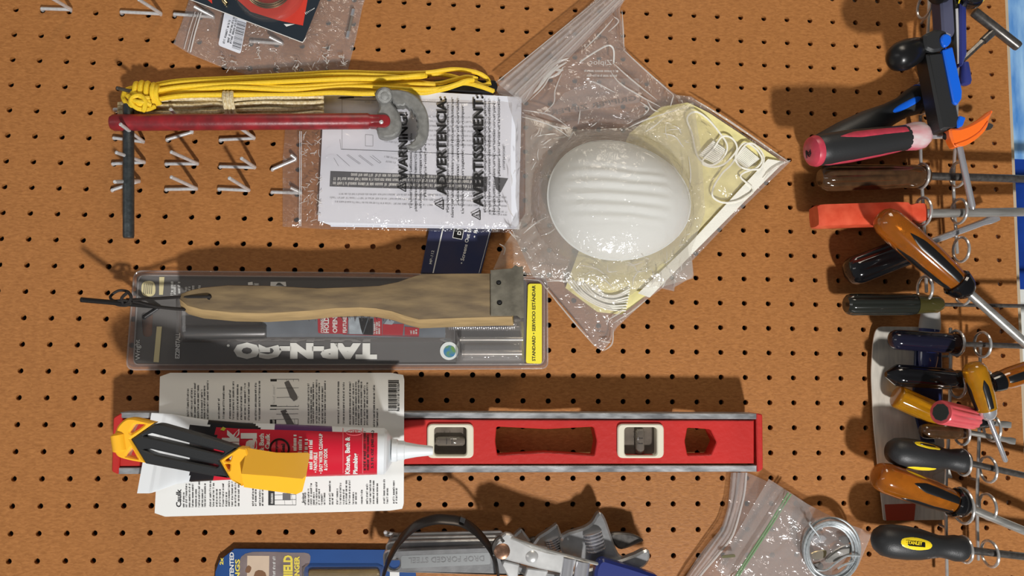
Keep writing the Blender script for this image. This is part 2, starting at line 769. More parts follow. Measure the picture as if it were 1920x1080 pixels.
# sheet beyond the board's edge: blue over pale
BLUEP = mat('blue_print', (70, 128, 196), 0.35, var=0.45, vs=14, col2=(160, 200, 232), stretch=(1, 1, 4))
BLUED = mat('deep_blue_print', (24, 62, 150), 0.35, var=0.3, vs=30)
PALE = mat('pale_print', (214, 216, 212), 0.4, var=0.08, vs=40)
mb = MB()
yb1, yb2 = U(1910, 300, -20).y, U(1910, 543, -20).y
for i, (v0, v1) in enumerate(((60, yb1), (yb1, yb2), (yb2, -700))):
    mb.mi = i
    mb.box((UE + 8 + 60, (v0 + v1) / 2, -18), (60, 0, 0), (0, abs(v0 - v1) / 2, 0), (0, 0, 1.5))
obj('poster', mb, [BLUEP, BLUED, PALE], label='blue and white poster on the wall past the board edge', cat='poster')

# ------------------------------------------------------------------ peg hooks
HOOKG = 'steel peg hooks'


def hook(base, end, tip, wt, label, r=1.75, m=None, wb=2.4, name='peg_hook'):
    m = m or ZINC
    b, e_, t = U(*base, wb), U(*end, wb), U(*tip, wt)
    inn = Vector((b.x, b.y, -4.5))
    bar = (e_ - b).normalized()
    pr = (t - e_).normalized()
    path = [inn, Vector((b.x, b.y, -0.5)) + bar * 0.3, b + bar * 1.4 + Vector((0, 0, -0.1)), b + bar * 3]
    path += [b.lerp(e_, f) for f in (0.4, 0.8)]
    c = e_
    path += [c - bar * 2.2, c - bar * 0.8 + pr * 0.5, c + pr * 1.6, c + pr * 3.5, c.lerp(t, 0.5), t]
    at_ = b.copy()
    root = thing(name, label, 'hook', at_, HOOKG)
    mb = MB()
    mb.tube(catmull(path, 3, False), r, 10)
    obj('wire', mb, m, root)
    mb = MB()
    q = e_ - bar * 1.5
    mb.tube([Vector((q.x, q.y, -4.5)), Vector((q.x, q.y, 0.5)), q], r * 0.9, 8)
    obj('locking_peg', mb, m, root)
    return root


hook((76, 16), (134, 18), (93, -6), 36, 'bare steel peg hook in the board corner, farthest from the yellow rope')
hook((225, 22), (303, 26), (260, -1), 36, 'bare steel peg hook between the corner hook and the parts bag')
hook((325, 26), (402, 32), (364, 12), 12, 'steel peg hook half covered by the parts bag with the coil card')
hook((468, 77), (531, 82), (505, 69), 9, 'steel peg hook seen through the parts bag under the coil card')
hook((258, 180), (300, 184), (219, 165), 40, 'steel peg hook that carries the knot of the yellow rope', m=DARKSTEEL)
hook((212, 205), (264, 206), (238, 198), 22, 'steel peg hook by the yellow knot, at the near end of the grey cross bar')
hook((211, 258), (270, 266), (226, 233), 46, 'steel peg hook carrying the red wrench where grey bar and red shank cross')
hook((209, 307), (272, 304), (218, 286), 42, 'steel peg hook crossing the middle of the grey bar')
hook((208, 357), (262, 339), (215, 341), 42, 'tilted steel peg hook crossing the grey bar nearest its free end')
hook((311, 262), (362, 247), (319, 204), 30, 'bent steel peg hook peeking out on both edges of the red shank')
hook((309, 307), (372, 307), (321, 285), 42, 'bare steel peg hook, middle one of the three beyond the grey bar')
hook((309, 355), (370, 354), (321, 332), 42, 'bare steel peg hook, last of the three beyond the grey bar')
hook((411, 262), (478, 259), (450, 240), 26, 'steel peg hook tucked against the red shank next to the plastic sleeve')
hook((411, 312), (479, 314), (453, 297), 34, 'bare steel peg hook with a short arm, middle one beside the plastic sleeve')
hook((408, 354), (468, 357), (430, 334), 42, 'bare steel peg hook, last one beside the plastic sleeve')
hook((509, 318), (556, 298), (545, 290), 6, 'tilted steel peg hook whose end slips under the warning bag')
hook((508, 360), (566, 362), (545, 352), 6, 'straight steel peg hook whose end slips under the warning bag')
hook((722, 1003), (752, 1004), (722, 998), 30, 'steel peg hook that carries the ring of adjustable wrenches')
hook((268, 596), (300, 575), (152, 562), 58, 'long black peg hook holding the wire brush by its cord', r=2.4, m=BLACKMETAL)

# ------------------------------------------------------------------ parts bag with card and coil
bag = thing('zip_bag', 'clear zip bag of small hardware with a barcode sticker, above the yellow rope', 'plastic bag', U(500, 60, 2))
fn = coons([(362, -44), (500, -60), (700, -44)], [(325, 82), (355, 101), (416, 126), (462, 140), (540, 147), (652, 133)],
           [(362, -44), (354, 0), (340, 45), (325, 82)], [(700, -44), (680, 12), (668, 70), (652, 133)])
mb = MB()
sheet(mb, fn, 70, 50, lambda s, t, p: 2.5 + 7 * (math.sin(PI * s) * math.sin(PI * t)) ** 0.6 + wrink(p, 0.035, 2.2) * min(1, 6 * min(s, 1 - s, t, 1 - t)), back=1.2)
obj('pouch', mb, film('bag_film', 0.15, bs=45, bump=0.9, rough=0.16, vor=24, dist=0.01), bag)
mb = MB()
for (a, b) in (((377, 24), (357, 98)), ((372, 24), (352, 97)), ((366, 22), (345, 92))):
    mb.tube([U(a[0], a[1], 6.5), U((a[0] + b[0]) / 2 - 1, (a[1] + b[1]) / 2, 8), U(b[0], b[1], 3)], 0.7 if a[0] == 377 else 0.35, 6)
obj('zip_seal', mb, mat('zip_white', (205, 200, 196), 0.35), bag)
mb = MB()
st = rnd([(421, 22), (463, 36), (451, 101), (409, 85)], 5)
mb.plate(st, 11.6, 11.2)
stk = obj('price_sticker', mb, WHITEPAPER, bag)
mb = MB()
y = 0
for k in range(26):
    f = k / 25
    wv = random.choice((0.5, 0.9, 1.3))
    c = Vector((453, 42)).lerp(Vector((443, 92)), f)
    mb.line((c.x - 8, c.y - 3), (c.x + 8, c.y + 2), wv, 11.75)
for (a, b) in (((434, 82), (446, 32)), ((429, 80), (441, 30)), ((421, 82), (433, 36))):
    mb.scrib(a, b, 3.4, 11.75)
obj('barcode', mb, PRINT, stk, fix=False)

mb = MB()
for (x0, y0, x1, y1) in ((416, 108, 444, 132), (507, 85, 524, 138), (546, 112, 566, 138), (584, 110, 616, 140), (606, 88, 620, 112), (480, 88, 488, 110), (640, 104, 650, 130)):
    for _ in range(9):
        x, y = random.uniform(x0, x1), random.uniform(y0, y1)
        th = random.uniform(-0.5, 2.2)
        ln = random.uniform(2, 7)
        mb.tube(catmull([U(px, py, 9) for px, py in ((x - ln * math.cos(th), y - ln * math.sin(th)), (x + random.uniform(-2, 2), y), (x + ln * math.cos(th), y + ln * math.sin(th)))], 3, False), random.uniform(0.2, 0.5), 5)
obj('creases', mb, film('crease_glint_film', 0.5, bs=120, bump=0.6, rough=0.1, hcol=(0.9, 0.89, 0.86)), bag, fix=False, kind='stuff')  # crease ridges in milky film, their highlights put into the pale colour
card = thing('coil_card', 'black and red blister card with a coil of wire inside the parts bag', 'packaged hardware', U(500, 0, 12))
mb = MB()
mb.plate(rnd([(330, -12), (568, 79), (604, -10), (620, -60), (340, -60)], [2, 6, 2, 2, 2]), 15, 14.2)
obj('backing_card', mb, mat('card_black', (38, 46, 54), 0.3, coat=0.3), card)
mb = MB()
mb.poly([(570, -30), (577, -2), (568, 48), (521, 38), (470, 22), (440, -5), (440, -30)], 15.2)
mb.poly([(380, -8), (398, 7), (396, -10)], 15.2)
obj('red_panel', mb, mat('red_print', (205, 62, 48), 0.35), card, fix=False)
mb = MB()
mb.poly([(532, 45), (553, 45), (537, 50)], 15.4)
for k in range(7):
    x = 572 + k * 2.6
    mb.line((x, 23 - k), (x + 2, 27 - k * 2), 1.2, 15.3)
mb.line((330, -11), (568, 80), 1.4, 15.1)
mb.line((568, 79), (574, 70), 1.4, 15.1)
obj('lettering', mb, WHITEPRINT, card, fix=False)
mb = MB()
c0 = U(503, -28, 20)
for k, (r, w_) in enumerate(((21.5, 17), (22.6, 18.6), (23.4, 20.2), (22.2, 21.8), (20.8, 23))):
    mb.tube([c0 + Vector((r * math.cos(a * PI / 24), r * math.sin(a * PI / 24), w_ - 20)) for a in range(48)], 0.9, 7, closed=True)
obj('wire_coil', mb, mat('brass_wire', (168, 152, 118), 0.25, 1.0), card)
mb = MB()
c1 = Vector((c0.x, c0.y, 0))
mb.grid(40, 12, lambda s, t: c1 + Vector((math.cos(2 * PI * s) * (36 - 9 * t ** 3), math.sin(2 * PI * s) * (36 - 9 * t ** 3), 15.3 + 11 * min(1, t * 1.6))))
top = [c1 + Vector((math.cos(2 * PI * k / 40) * 27, math.sin(2 * PI * k / 40) * 27, 26.3)) for k in range(40)]
mb.f([mb.v(p) for p in top])
obj('blister', mb, film('blister_film', 0.05, rough=0.06, bs=25, bump=0.2), card)
mb = MB()
mb.tube([U(418, -2, 17), U(421, 4, 17), U(425, 8, 17)], 2.2, 10)
obj('clasp', mb, mat('brass_bright', (196, 178, 134), 0.2, 1.0), card)
fz = thing('fuse', 'small glass fuse with white metal caps in the corner of the parts bag', 'fuse', U(657, 44, 3))
a, b = U(663, 17, 5), U(651, 72, 5)
mb = MB()
mb.lathe(a.lerp(b, 0.2), a.lerp(b, 0.8), [(0, 1.6), (1, 1.6)], 12)
obj('body', mb, mat('fuse_body', (120, 112, 104), 0.2), fz)
for f0, f1 in ((0, 0.24), (0.76, 1)):
    mb = MB()
    mb.lathe(a.lerp(b, f0), a.lerp(b, f1), [(0, 1.7), (0.06, 2.1), (0.94, 2.1), (1, 1.7)], 12)
    obj('cap', mb, CHROME, fz)

# ------------------------------------------------------------------ yellow rope
YEL = mat('yellow_cord', (246, 206, 44), 0.55, bump=0.35, bs=900, var=0.12, vs=500)
rope = thing('rope', 'knotted hank of bright yellow cord hanging along the beige cord', 'rope', U(240, 170, 4))
strands = [
    ([(262, 166), (330, 152), (440, 146), (560, 139), (640, 135), (720, 137), (800, 136), (850, 130), (890, 135), (912, 146), (918, 160)], 10),
    ([(262, 172), (330, 156), (440, 150), (560, 144), (640, 140), (715, 142), (770, 146), (800, 142)], 17),
    ([(265, 176), (340, 163), (450, 157), (560, 152), (650, 148), (720, 148), (780, 142), (797, 141)], 22),
    ([(265, 180), (340, 168), (440, 160), (540, 163), (650, 157), (730, 160), (790, 158), (816, 160)], 18),
    ([(268, 184), (340, 172), (430, 164), (540, 168), (650, 162), (720, 164), (800, 168), (840, 163), (871, 156), (900, 162), (926, 171)], 20),
    ([(268, 188), (340, 176), (440, 173), (540, 174), (640, 168), (700, 172), (790, 172), (830, 168), (880, 153), (905, 160), (918, 156)], 15),
    ([(270, 192), (340, 180), (440, 178), (540, 178), (620, 174), (690, 176), (760, 172), (800, 174), (850, 160), (872, 152), (888, 150)], 22),
    ([(270, 186), (350, 170), (460, 167), (560, 160), (660, 154), (760, 152), (815, 157), (850, 150), (875, 144), (895, 148)], 12),
    ([(262, 169), (350, 160), (450, 152), (550, 148), (650, 144), (760, 141), (830, 140), (865, 148), (880, 155)], 7),
]
mb = MB()
for i, (pts, w) in enumerate(strands):
    path = [U(x, y, w + 2.2 * math.sin(k * 1.7 + i)) for k, (x, y) in enumerate(pts)]
    mb.tube(catmull(path, 8, False), 2.3, 8)
obj('strands', mb, YEL, rope)
mb = MB()
for k, (x, y0, y1) in enumerate(((258, 158, 199), (268, 156, 203), (279, 157, 205), (290, 160, 203), (297, 165, 200))):
    a, b = U(x, y0, 16), U(x + 7, y1, 16)
    c, h = (a + b) / 2, (a - b) / 2
    mb.tube([c + h * math.cos(2 * PI * q / 20) + Vector((3.0 * math.sin(4 * PI * q / 20) * 0.3, 0, 13 * math.sin(2 * PI * q / 20))) for q in range(20)], 2.5, 8, closed=True)
mb.tube(catmull([U(*p) for p in ((250, 165, 12), (236, 170, 20), (232, 185, 26), (244, 197, 30), (262, 196, 32), (282, 190, 31))], 6, False), 2.4, 8)
mb.tube(catmull([U(*p) for p in ((290, 200, 26), (276, 205, 30), (258, 203, 33), (246, 192, 34), (250, 182, 34), (264, 180, 33), (272, 190, 34), (271, 203, 34), (269, 207, 32))], 6, False), 2.4, 8)
mb.tube(catmull([U(*p) for p in ((240, 180, 30), (252, 189, 34), (266, 192, 35), (283, 197, 31))], 6, False), 2.3, 8)
mb.tube(catmull([U(*p) for p in ((244, 172, 26), (256, 178, 32), (268, 184, 33), (280, 184, 31))], 6, False), 2.3, 8)
obj('knot', mb, YEL, rope)
mb = MB()
mb.plate(rnd([(812, 150), (850, 147), (930, 150), (934, 164), (926, 174), (880, 172), (818, 168)], 5), 9, 4, 1)
obj('toggle', mb, BLACK, rope, label='black plastic toggle')

# ------------------------------------------------------------------ beige cord
BEI = mat('beige_cord', (238, 226, 192), 0.7, bump=0.8, bs=700, var=0.35, vs=420, col2=(200, 178, 130))
cord = thing('cord_hank', 'flat hank of beige braided cord between yellow rope and red wrench shank', 'rope', U(260, 205, 2))
mb = MB()
for i in range(13):
    y0 = 196 + i * 1.5
    w = 11 + 4 * (i % 3) + random.uniform(-1, 1)
    pts = []
    for k, x in enumerate((222, 262, 310, 360, 400, 430, 460, 500, 545, 590, 606)):
        sp = {0: 0.5, 1: 0.8, 5: 0.85, 9: 1.0, 10: 1.0}.get(k, 1.15)
        cy = 205 - (x - 222) * 0.026
        yy = cy + (i - 6) * 3.4 * sp + random.uniform(-1.4, 1.4)
        pts.append(U(x, yy, w + random.uniform(-1.2, 1.2)))
    mb.tube(catmull(pts, 5, False), 2.1, 7)
obj('strands', mb, BEI, cord)
mb = MB()
for x in (425, 432, 439):
    a, b = U(x - 3, 174, 19), U(x + 4, 220, 19)
    c, h = (a + b) / 2, (a - b) / 2
    mb.tube([c + h * math.cos(2 * PI * q / 18) + Vector((0, 0, 9 * math.sin(2 * PI * q / 18))) for q in range(18)], 2.0, 7, closed=True)
obj('binding', mb, BEI, cord)

# ------------------------------------------------------------------ basin wrench
wrn = thing('basin_wrench', 'basin wrench with red shank, grey cross bar and cast hook jaw', 'wrench', U(240, 230, 10))
REDPAINT = mat('chipped_red_paint', (148, 36, 42), 0.38, var=0.5, vs=90, col2=(112, 34, 38), bump=0.2, bs=250)
mb = MB()
A, B = U(208, 230, 29), U(712, 227, 31)
R_ = 15.3 * S(450, 230, 24)
mb.lathe(A, B, [(0, R_ * 0.8), (0.012, R_), (0.05, R_), (0.955, R_ * 0.98), (0.965, R_ * 0.8), (0.98, R_ * 0.72), (1, R_ * 0.72)], 24)
obj('shank', mb, REDPAINT, wrn)
mb = MB()
mb.plate(rnd([(690, 214), (724, 214), (732, 221), (731, 232), (724, 238), (690, 237)], 6), 36, 27, 0.8)
rt = obj('shank_tip', mb, REDPAINT, wrn)
mb = MB()
mb.lathe(U(715, 229, 35.5), U(715, 229, 37), [(0, 2.2), (0.6, 2.0), (1, 1.0)], 14)
obj('rivet', mb, ZINC, rt)
CAST = mat('cast_iron_grey', (146, 146, 142), 0.5, 0.3, var=0.35, vs=160, bump=0.5, bs=350)


def c4(L):
    return [(580 + x / 4.571, 110 + y / 4.571) for x, y in L]


mb = MB()
mb.plate(catmull(c4([(563, 310), (580, 262), (640, 238), (700, 258), (722, 310), (705, 370), (735, 410), (775, 475), (788, 550), (770, 620), (720, 660), (650, 673), (590, 655), (578, 590), (600, 540), (580, 470), (600, 420), (585, 360)]), 4), 33, 20, 1.6)
hd = obj('head_block', mb, CAST, wrn)
mb = MB()
mb.lathe(U(721, 180, 32.5), U(721, 180, 36), [(0, 8), (0.6, 8), (0.75, 7), (1, 6.6)], 24)
mb.lathe(U(721, 180, 35.8), U(721, 180, 37), [(0, 4), (0.7, 3.6), (1, 2)], 16)
obj('pivot_pin', mb, CAST, hd)
mb = MB()
outer = [(690, 262), (760, 262), (850, 282), (930, 332), (990, 410), (1020, 500), (1022, 590), (1002, 680), (960, 735), (900, 765), (850, 756), (828, 738)]
inner = [(868, 722), (898, 690), (918, 640), (926, 580), (922, 520), (902, 470), (868, 424), (820, 396), (760, 404), (715, 372)]
inn2 = []
for a, b in zip(inner, inner[1:]):
    for q in range(3):
        f = q / 3
        p = Vector(a).lerp(Vector(b), f)
        d = (Vector(b) - Vector(a)).normalized()
        inn2.append(tuple(p + Vector((d.y, -d.x)) * (5 if q % 2 else -3)))
mb.plate(c4([tuple(p) for p in catmull(outer, 3, False)] + inn2 + [inner[-1]]), 36, 23, 1.5)
obj('hook_jaw', mb, CAST, wrn)
GREYROD = mat('grey_rod', (84, 90, 92), 0.45, 0.7, var=0.4, vs=200, bump=0.3, bs=300)
mb = MB()
rr = 10 * S(240, 320, 24)
mb.lathe(U(241, 196, 27), U(241, 446, 27), [(0, rr * 0.85), (0.012, rr), (0.985, rr), (1, rr * 0.9)], 20)
obj('cross_bar', mb, GREYROD, wrn)


def crop(x0, y0, s):
    return lambda *L: [(x0 + x / s, y0 + y / s) for x, y in L]


# ------------------------------------------------------------------ instruction sheet in its printed bag
c5 = crop(560, 280, 4.571)
c4 = crop(580, 110, 4.571)
sh = thing('instruction_sheet', 'folded white instruction sheet with a grey banner inside the warning bag', 'paper', U(780, 300, 7))
mb = MB()
mb.plate([(608, 171), (816, 173), (978, 182), (976, 280), (972, 425), (870, 424), (619, 422), (596, 414)], 8.4, 7.8)
mb.plate([(612, 174), (970, 184), (974, 430), (620, 425)], 7.4, 6.9)
obj('page', mb, WHITEPAPER, sh)
mb = MB()
mb.poly(c5((272, 185), (1620, 235), (1615, 360), (265, 318)), 8.5)
mb.poly(c5((1672, 236), (1796, 248), (1730, 372), (1690, 340)), 8.5)
bn = obj('banner', mb, mat('banner_grey', (84, 84, 88), 0.6), sh, fix=False)
mb = MB()
for (a, b) in (((1480, 232), (440, 205)), ((1560, 268), (285, 238)), ((1560, 308), (285, 278))):
    a, b = c5(a, b)
    mb.scrib(a, b, 4.6, 8.6)
obj('banner_lettering', mb, WHITEPRINT, bn, fix=False)
mb = MB()
for (a, b) in (((1150, 385), (330, 375)), ((1780, 405), (1100, 380)), ((1790, 440), (260, 405)), ((1150, 470), (300, 440)), ((1785, 480), (1180, 465)), ((1785, 530), (1590, 520)), ((1785, 555), (1640, 548))):
    a, b = c5(a, b)
    mb.scrib(a, b, 3.0, 8.5, dens=0.8)
for y0 in (500, 540, 580, 620, 660, 700, 740):
    a, b = c4((1560, y0), (1010, y0 - 12))
    mb.scrib(a, b, 3.0, 8.5, dens=0.7)
for a, b in (((280, 352), (280, 770)), ((262, 690), (270, 770)), ((480, 650), (480, 748)), ((545, 655), (545, 750)), ((480, 650), (545, 655)), ((480, 748), (545, 750)),
             ((235, 820), (345, 920)), ((320, 825), (430, 905)), ((330, 820), (440, 900)), ((420, 830), (540, 920)), ((430, 825), (550, 915)), ((520, 835), (600, 895)), ((540, 828), (615, 888)), ((600, 895), (615, 888)), ((210, 850), (250, 920))):
    a, b = c4(a, b)
    mb.line(a, b, 0.7, 8.5)
for a, b in (((640, 830), (755, 850)), ((640, 700), (760, 712)), ((460, 360), (555, 366)), ((640, 870), (740, 885))):
    a, b = c4(a, b)
    mb.scrib(b, a, 3, 8.5, dens=0.6)
obj('small_print', mb, GREYPRINT, sh, fix=False)
mb = MB()
for a, b in (((270, 775), (1640, 830)), ((275, 350), (1600, 386)), ((385, 332), (585, 328))):
    a, b = c4(a, b)
    mb.line(a, b, 0.9, 8.55)
mb.poly(c4((240, 340), (270, 326), (382, 325), (385, 338), (280, 345)), 8.55)
obj('line_drawing', mb, PRINT, sh, fix=False)

wbag = thing('warning_bag', 'clear plastic bag printed WARNING, ADVERTENCIA, AVERTISSEMENT around the instruction sheet', 'plastic bag', U(760, 300, 2))
fn = coons([(530, 425), (612, 430), (800, 433), (972, 437)], [(540, 172), (700, 170), (816, 172), (940, 176), (984, 182)],
           [(530, 425), (530, 300), (540, 172)], [(972, 437), (983, 425), (981, 280), (984, 182)])


def wbw(s, t, p):
    e_ = min(1, 10 * min(s, 1 - s, t, 1 - t))
    k = max(0.0, 1 - s / 0.17)
    return 6 + 4.6 * e_ + wrink(p, 0.06, 3.0) * e_ * min(1, k * 3)


mb = MB()
sheet(mb, fn, 110, 56, wbw, back=1.5)
obj('pouch', mb, film('sleeve_film', 0.06, bs=55, bump=0.7, rough=0.1, vor=26, dist=0.006), wbag)
mb = MB()
for _ in range(46):
    x, y = random.uniform(568, 604), random.uniform(252, 415)
    th = random.uniform(0, PI)
    ln = random.uniform(2, 8)
    crease_pts = [(x - ln * math.cos(th), y - ln * math.sin(th)), (x + random.uniform(-2, 2), y), (x + ln * math.cos(th), y + ln * math.sin(th))]
    mb.tube(catmull([U(px, py, 11.5) for px, py in crease_pts], 3, False), random.uniform(0.2, 0.5), 5)
obj('creases', mb, film('crease_glint_film', 0.5, bs=120, bump=0.6, rough=0.1, hcol=(0.9, 0.89, 0.86)), wbag, fix=False, kind='stuff')  # crinkle ridges whose whitish colour stands in for highlights
mb = MB()
for x in (562, 565):
    mb.tube([U(x, 246, 11), U(x, 330, 11), U(x - 1, 424, 8)], 0.3, 5)
obj('side_seam', mb, WHITEP, wbag)
mb = MB()
zz = 11.3
mb.text('WARNING!', (765, 339), (765, 213), 18, zz, bold=0.03)
mb.text('ADVERTENCIA:', (838, 366), (838, 184), 19, zz, bold=0.03)
mb.text('AVERTISSEMENT:', (907, 388), (907, 180), 20, zz, bold=0.03)


def warn_tri(L):
    L = [Vector(q) for q in L]
    for a, b in zip(L, L[1:] + L[:1]):
        mb.line(a, b, 1.8, zz)
    c = (L[0] + L[1] + L[2]) / 3
    mb.line((c.x - 2.5, c.y), (c.x + 3, c.y), 2, zz)
    mb.line((c.x + 4.2, c.y), (c.x + 6, c.y), 2, zz)


warn_tri(c5((845, 322), (920, 290), (918, 362)))
warn_tri(c5((1166, 468), (1242, 432), (1242, 515)))
warn_tri(c5((1482, 562), (1556, 522), (1556, 604)))
para = (
    ((774, 391), (774, 250), 'To avoid danger of suffocation, keep this'),
    ((783, 396), (783, 262), 'plastic bag away from babies. Do not use'),
    ((792, 390), (792, 250), 'in cribs, beds, carriages or playpens.'),
    ((801, 372), (801, 252), 'This bag is not a toy.'),
    ((843, 398), (843, 196), 'Para evitar el peligro de asfixia, mantenga esta bolsa'),
    ((852, 408), (852, 186), 'fuera del alcance de bebes y ninos. No use esta bolsa en'),
    ((862, 384), (862, 184), 'cunas, camas, carruajes ni corrales.'),
    ((871, 400), (871, 196), 'La bolsa no es un juguete, se puede romper.'),
    ((913, 398), (913, 188), 'Pour eviter tout danger de suffocation, gardez'),
    ((921, 402), (921, 186), 'ce sac hors de la portee des bebes et des enfants.'),
    ((930, 402), (930, 190), 'Ne pas utiliser dans un lit, un landau ou un parc.'),
    ((939, 402), (939, 186), 'Ce sac peut se plaquer sur le nez et la bouche'),
    ((948, 318), (948, 274), '(ce n\'est pas un jouet)'),
)
for a, b, s_ in para:
    mb.text(s_, a, b, 5.6, zz, bold=0.012)
obj('warning_print', mb, PRINT, wbag, fix=False)

# ------------------------------------------------------------------ dark blue box behind
box = thing('blue_package', 'dark blue package marked MP-112, mostly hidden under the warning bag', 'package', U(860, 470, 2))
NAVY = mat('navy_card', (42, 50, 84), 0.3, coat=0.2, var=0.15, vs=25, col2=(62, 60, 82))
mb = MB()
mb.plate([(808, 410), (926, 415), (901, 516), (789, 512)], 5.2, 1.0, 0.5)
obj('carton', mb, NAVY, box)
mb = MB()
mb.line((831, 426), (812, 512), 2.2, 5.4)
a, b = c5((1140, 985), (1162, 868))
mb.text('MP-112', a, b, 5, 5.4, bold=0.01)
a, b = c5((1410, 985), (1490, 640))
mb.text('\u2022 Screens Out Household', a, (a[0] + 1.35 * (b[0] - a[0]), a[1] + 1.35 * (b[1] - a[1])), 7, 5.4, bold=0.02)
a, b = c5((1520, 760), (1540, 660))
mb.text('\u2022 Re', a, b, 6.5, 5.4, bold=0.02)
mb.line(*c5((1545, 1060), (1640, 700)), 0.8, 5.4)
D_ = c5((1320, 757), (1400, 772), (1415, 688), (1335, 675))
for a, b in zip(D_, D_[1:] + D_[:1]):
    mb.line(a, b, 1.1, 5.55)
a, b = c5((1390, 735), (1396, 702))
mb.text('D', a, b, 7, 5.6, bold=0.03)
obj('lettering', mb, WHITEPRINT, box, fix=False)
mb = MB()
mb.poly(D_, 5.45)
obj('logo_field', mb, BLACK, box, fix=False)

# ------------------------------------------------------------------ big zip bag with filter masks and a dust mask
c7 = crop(900, 200, 3.195)
c6 = crop(900, 0, 3.195)
c8 = crop(900, 400, 3.84)


def cup_h(px, py):
    x, y = (px - 1158) / 132, (py - 376) / 117
    r2 = x * x + y * y
    return 0 if r2 >= 1 else r2


ym = thing('filter_mask_pack', 'pale yellow pack of folded filter masks in the zip bag behind the dust mask', 'masks', U(1330, 330, 4))
YMASK = mat('yellow_filter', (238, 228, 160), 0.75, var=0.16, vs=70, bump=0.5, bs=260)
fn = coons([(1060, 540), (1120, 585), (1165, 590), (1215, 552)], [(1180, 250), (1240, 200), (1290, 192), (1330, 212), (1462, 300)],
           [(1060, 540), (1100, 430), (1180, 250)], [(1215, 552), (1300, 470), (1462, 300)])
mb = MB()
sheet(mb, fn, 60, 60, lambda s, t, p: 8 + wrink(p, 0.05, 5.5) * min(1, 8 * min(s, 1 - s, t, 1 - t)), back=3)
obj('filter_cloth', mb, YMASK, ym)
ELA = mat('white_elastic', (236, 234, 222), 0.6, bump=0.4, bs=800)
mb = MB()
fb = coons([(1200, 566), (1216, 556)], [(1448, 302), (1470, 302)], [(1196, 550), (1290, 460), (1440, 298)], [(1218, 558), (1300, 474), (1471, 303)])
sheet(mb, fb, 6, 50, lambda s, t, p: 11.5 + wrink(p, 0.05, 1.5), back=None)
obj('white_hem', mb, ELA, ym, fix=False)
loops = [
    c7((1240, 70), (1290, 30), (1360, 70), (1430, 150), (1480, 230), (1460, 300), (1390, 350), (1320, 320), (1290, 260), (1270, 160)),
    c7((1450, 180), (1510, 190), (1540, 250), (1500, 310), (1450, 350), (1380, 360), (1330, 330), (1400, 250)),
    c7((1400, 480), (1450, 400), (1510, 340), (1590, 230), (1650, 230), (1700, 300), (1680, 370), (1620, 380), (1560, 420), (1640, 500), (1560, 560), (1460, 575), (1395, 540)),
    c7((1530, 300), (1580, 220), (1650, 250), (1690, 320), (1640, 375), (1560, 360)),
]
for k, L_ in enumerate(loops):
    mb = MB()
    mb.tube([U(p.x, p.y, 13.5 + 0.6 * math.sin(i * 0.4 + k)) for i, p in enumerate(catmull(L_, 5))], 1.0, 7, closed=True, flat=0.7)
    obj('elastic_band', mb, ELA, ym)
for q in (c7((1310, 290), (1400, 200), (1480, 255), (1415, 345)), c7((1520, 310), (1590, 235), (1680, 310), (1600, 370))):
    mb = MB()
    Q = [U(x, y, 13) for x, y in q]

    def pad(s, t, Q=Q):
        p = Q[0].lerp(Q[1], s).lerp(Q[3].lerp(Q[2], s), t)
        p.z = 11.8 + 0.9 * math.sin(s * PI * 22) * min(1, 6 * min(t, 1 - t)) + 1.4 * math.sin(PI * s) ** .5
        return p
    mb.grid(90, 8, pad, flip=True)
    obj('pleated_pad', mb, ELA, ym, fix=False)
mb = MB()
for k in range(9):
    L_ = c8((620 + 26 * k, 470 + 6 * k), (690 + 24 * k, 560 + 2 * k), (800 + 16 * k, 640 - 6 * k), (920 + 9 * k, 690 - 13 * k), (1050 + 4 * k, 700 - 20 * k))
    mb.tube(catmull([U(x, y, 9 + (k % 3)) for x, y in L_], 5, False), 1.0, 6)
obj('elastic_strands', mb, ELA, ym)

gb = thing('large_zip_bag', 'large clear zip bag holding yellow masks, its zip strip slanting past the board top', 'plastic bag', U(1120, 250, 2))
b0 = [(930, 165), (958, 250), (955, 420), (1000, 520), (1017, 533), (1067, 587), (1116, 650), (1130, 659)]
b1 = [(1150, -30), (1172, 0), (1161, 16), (1169, 56), (1171, 91), (1200, 125), (1238, 153), (1266, 178), (1297, 181), (1338, 213), (1400, 255), (1482, 303)]
l0 = [(930, 165), (1040, 65), (1150, -30)]
l1 = [(1130, 659), (1147, 638), (1150, 620), (1212, 562), (1240, 542), (1295, 492), (1380, 402), (1482, 303)]
fnb = coons(b0, b1, l0, l1)


def gbw(s, t, p):
    e_ = min(1, 7 * min(s, 1 - s, t, 1 - t))
    return 4 + 12 * e_ + wrink(p, 0.028, 7.5) * e_


mb = MB()
sheet(mb, fnb, 150, 110, gbw, back=1.5)
obj('pouch', mb, film('big_bag_film', 0.2, bs=32, bump=1.0, rough=0.12, vor=16, dist=0.012), gb)
ZIPF = film('zip_film', 0.34, bs=20, bump=0.1, rough=0.2)
za, zb = c6((105, 482), (700, 0))
zc, zd = c6((275, 612), (872, -2))
mb = MB()


def zipf(s, t):
    a = Vector(za).lerp(Vector(zb), t * 1.12 - 0.02)
    b = Vector(zc).lerp(Vector(zd), t * 1.12 - 0.02)
    p = a.lerp(b, s)
    return U(p.x, p.y, 15 + 2.2 * abs(math.sin(s * PI * 5.5)) ** 3 + 5 * math.sin(s * PI))


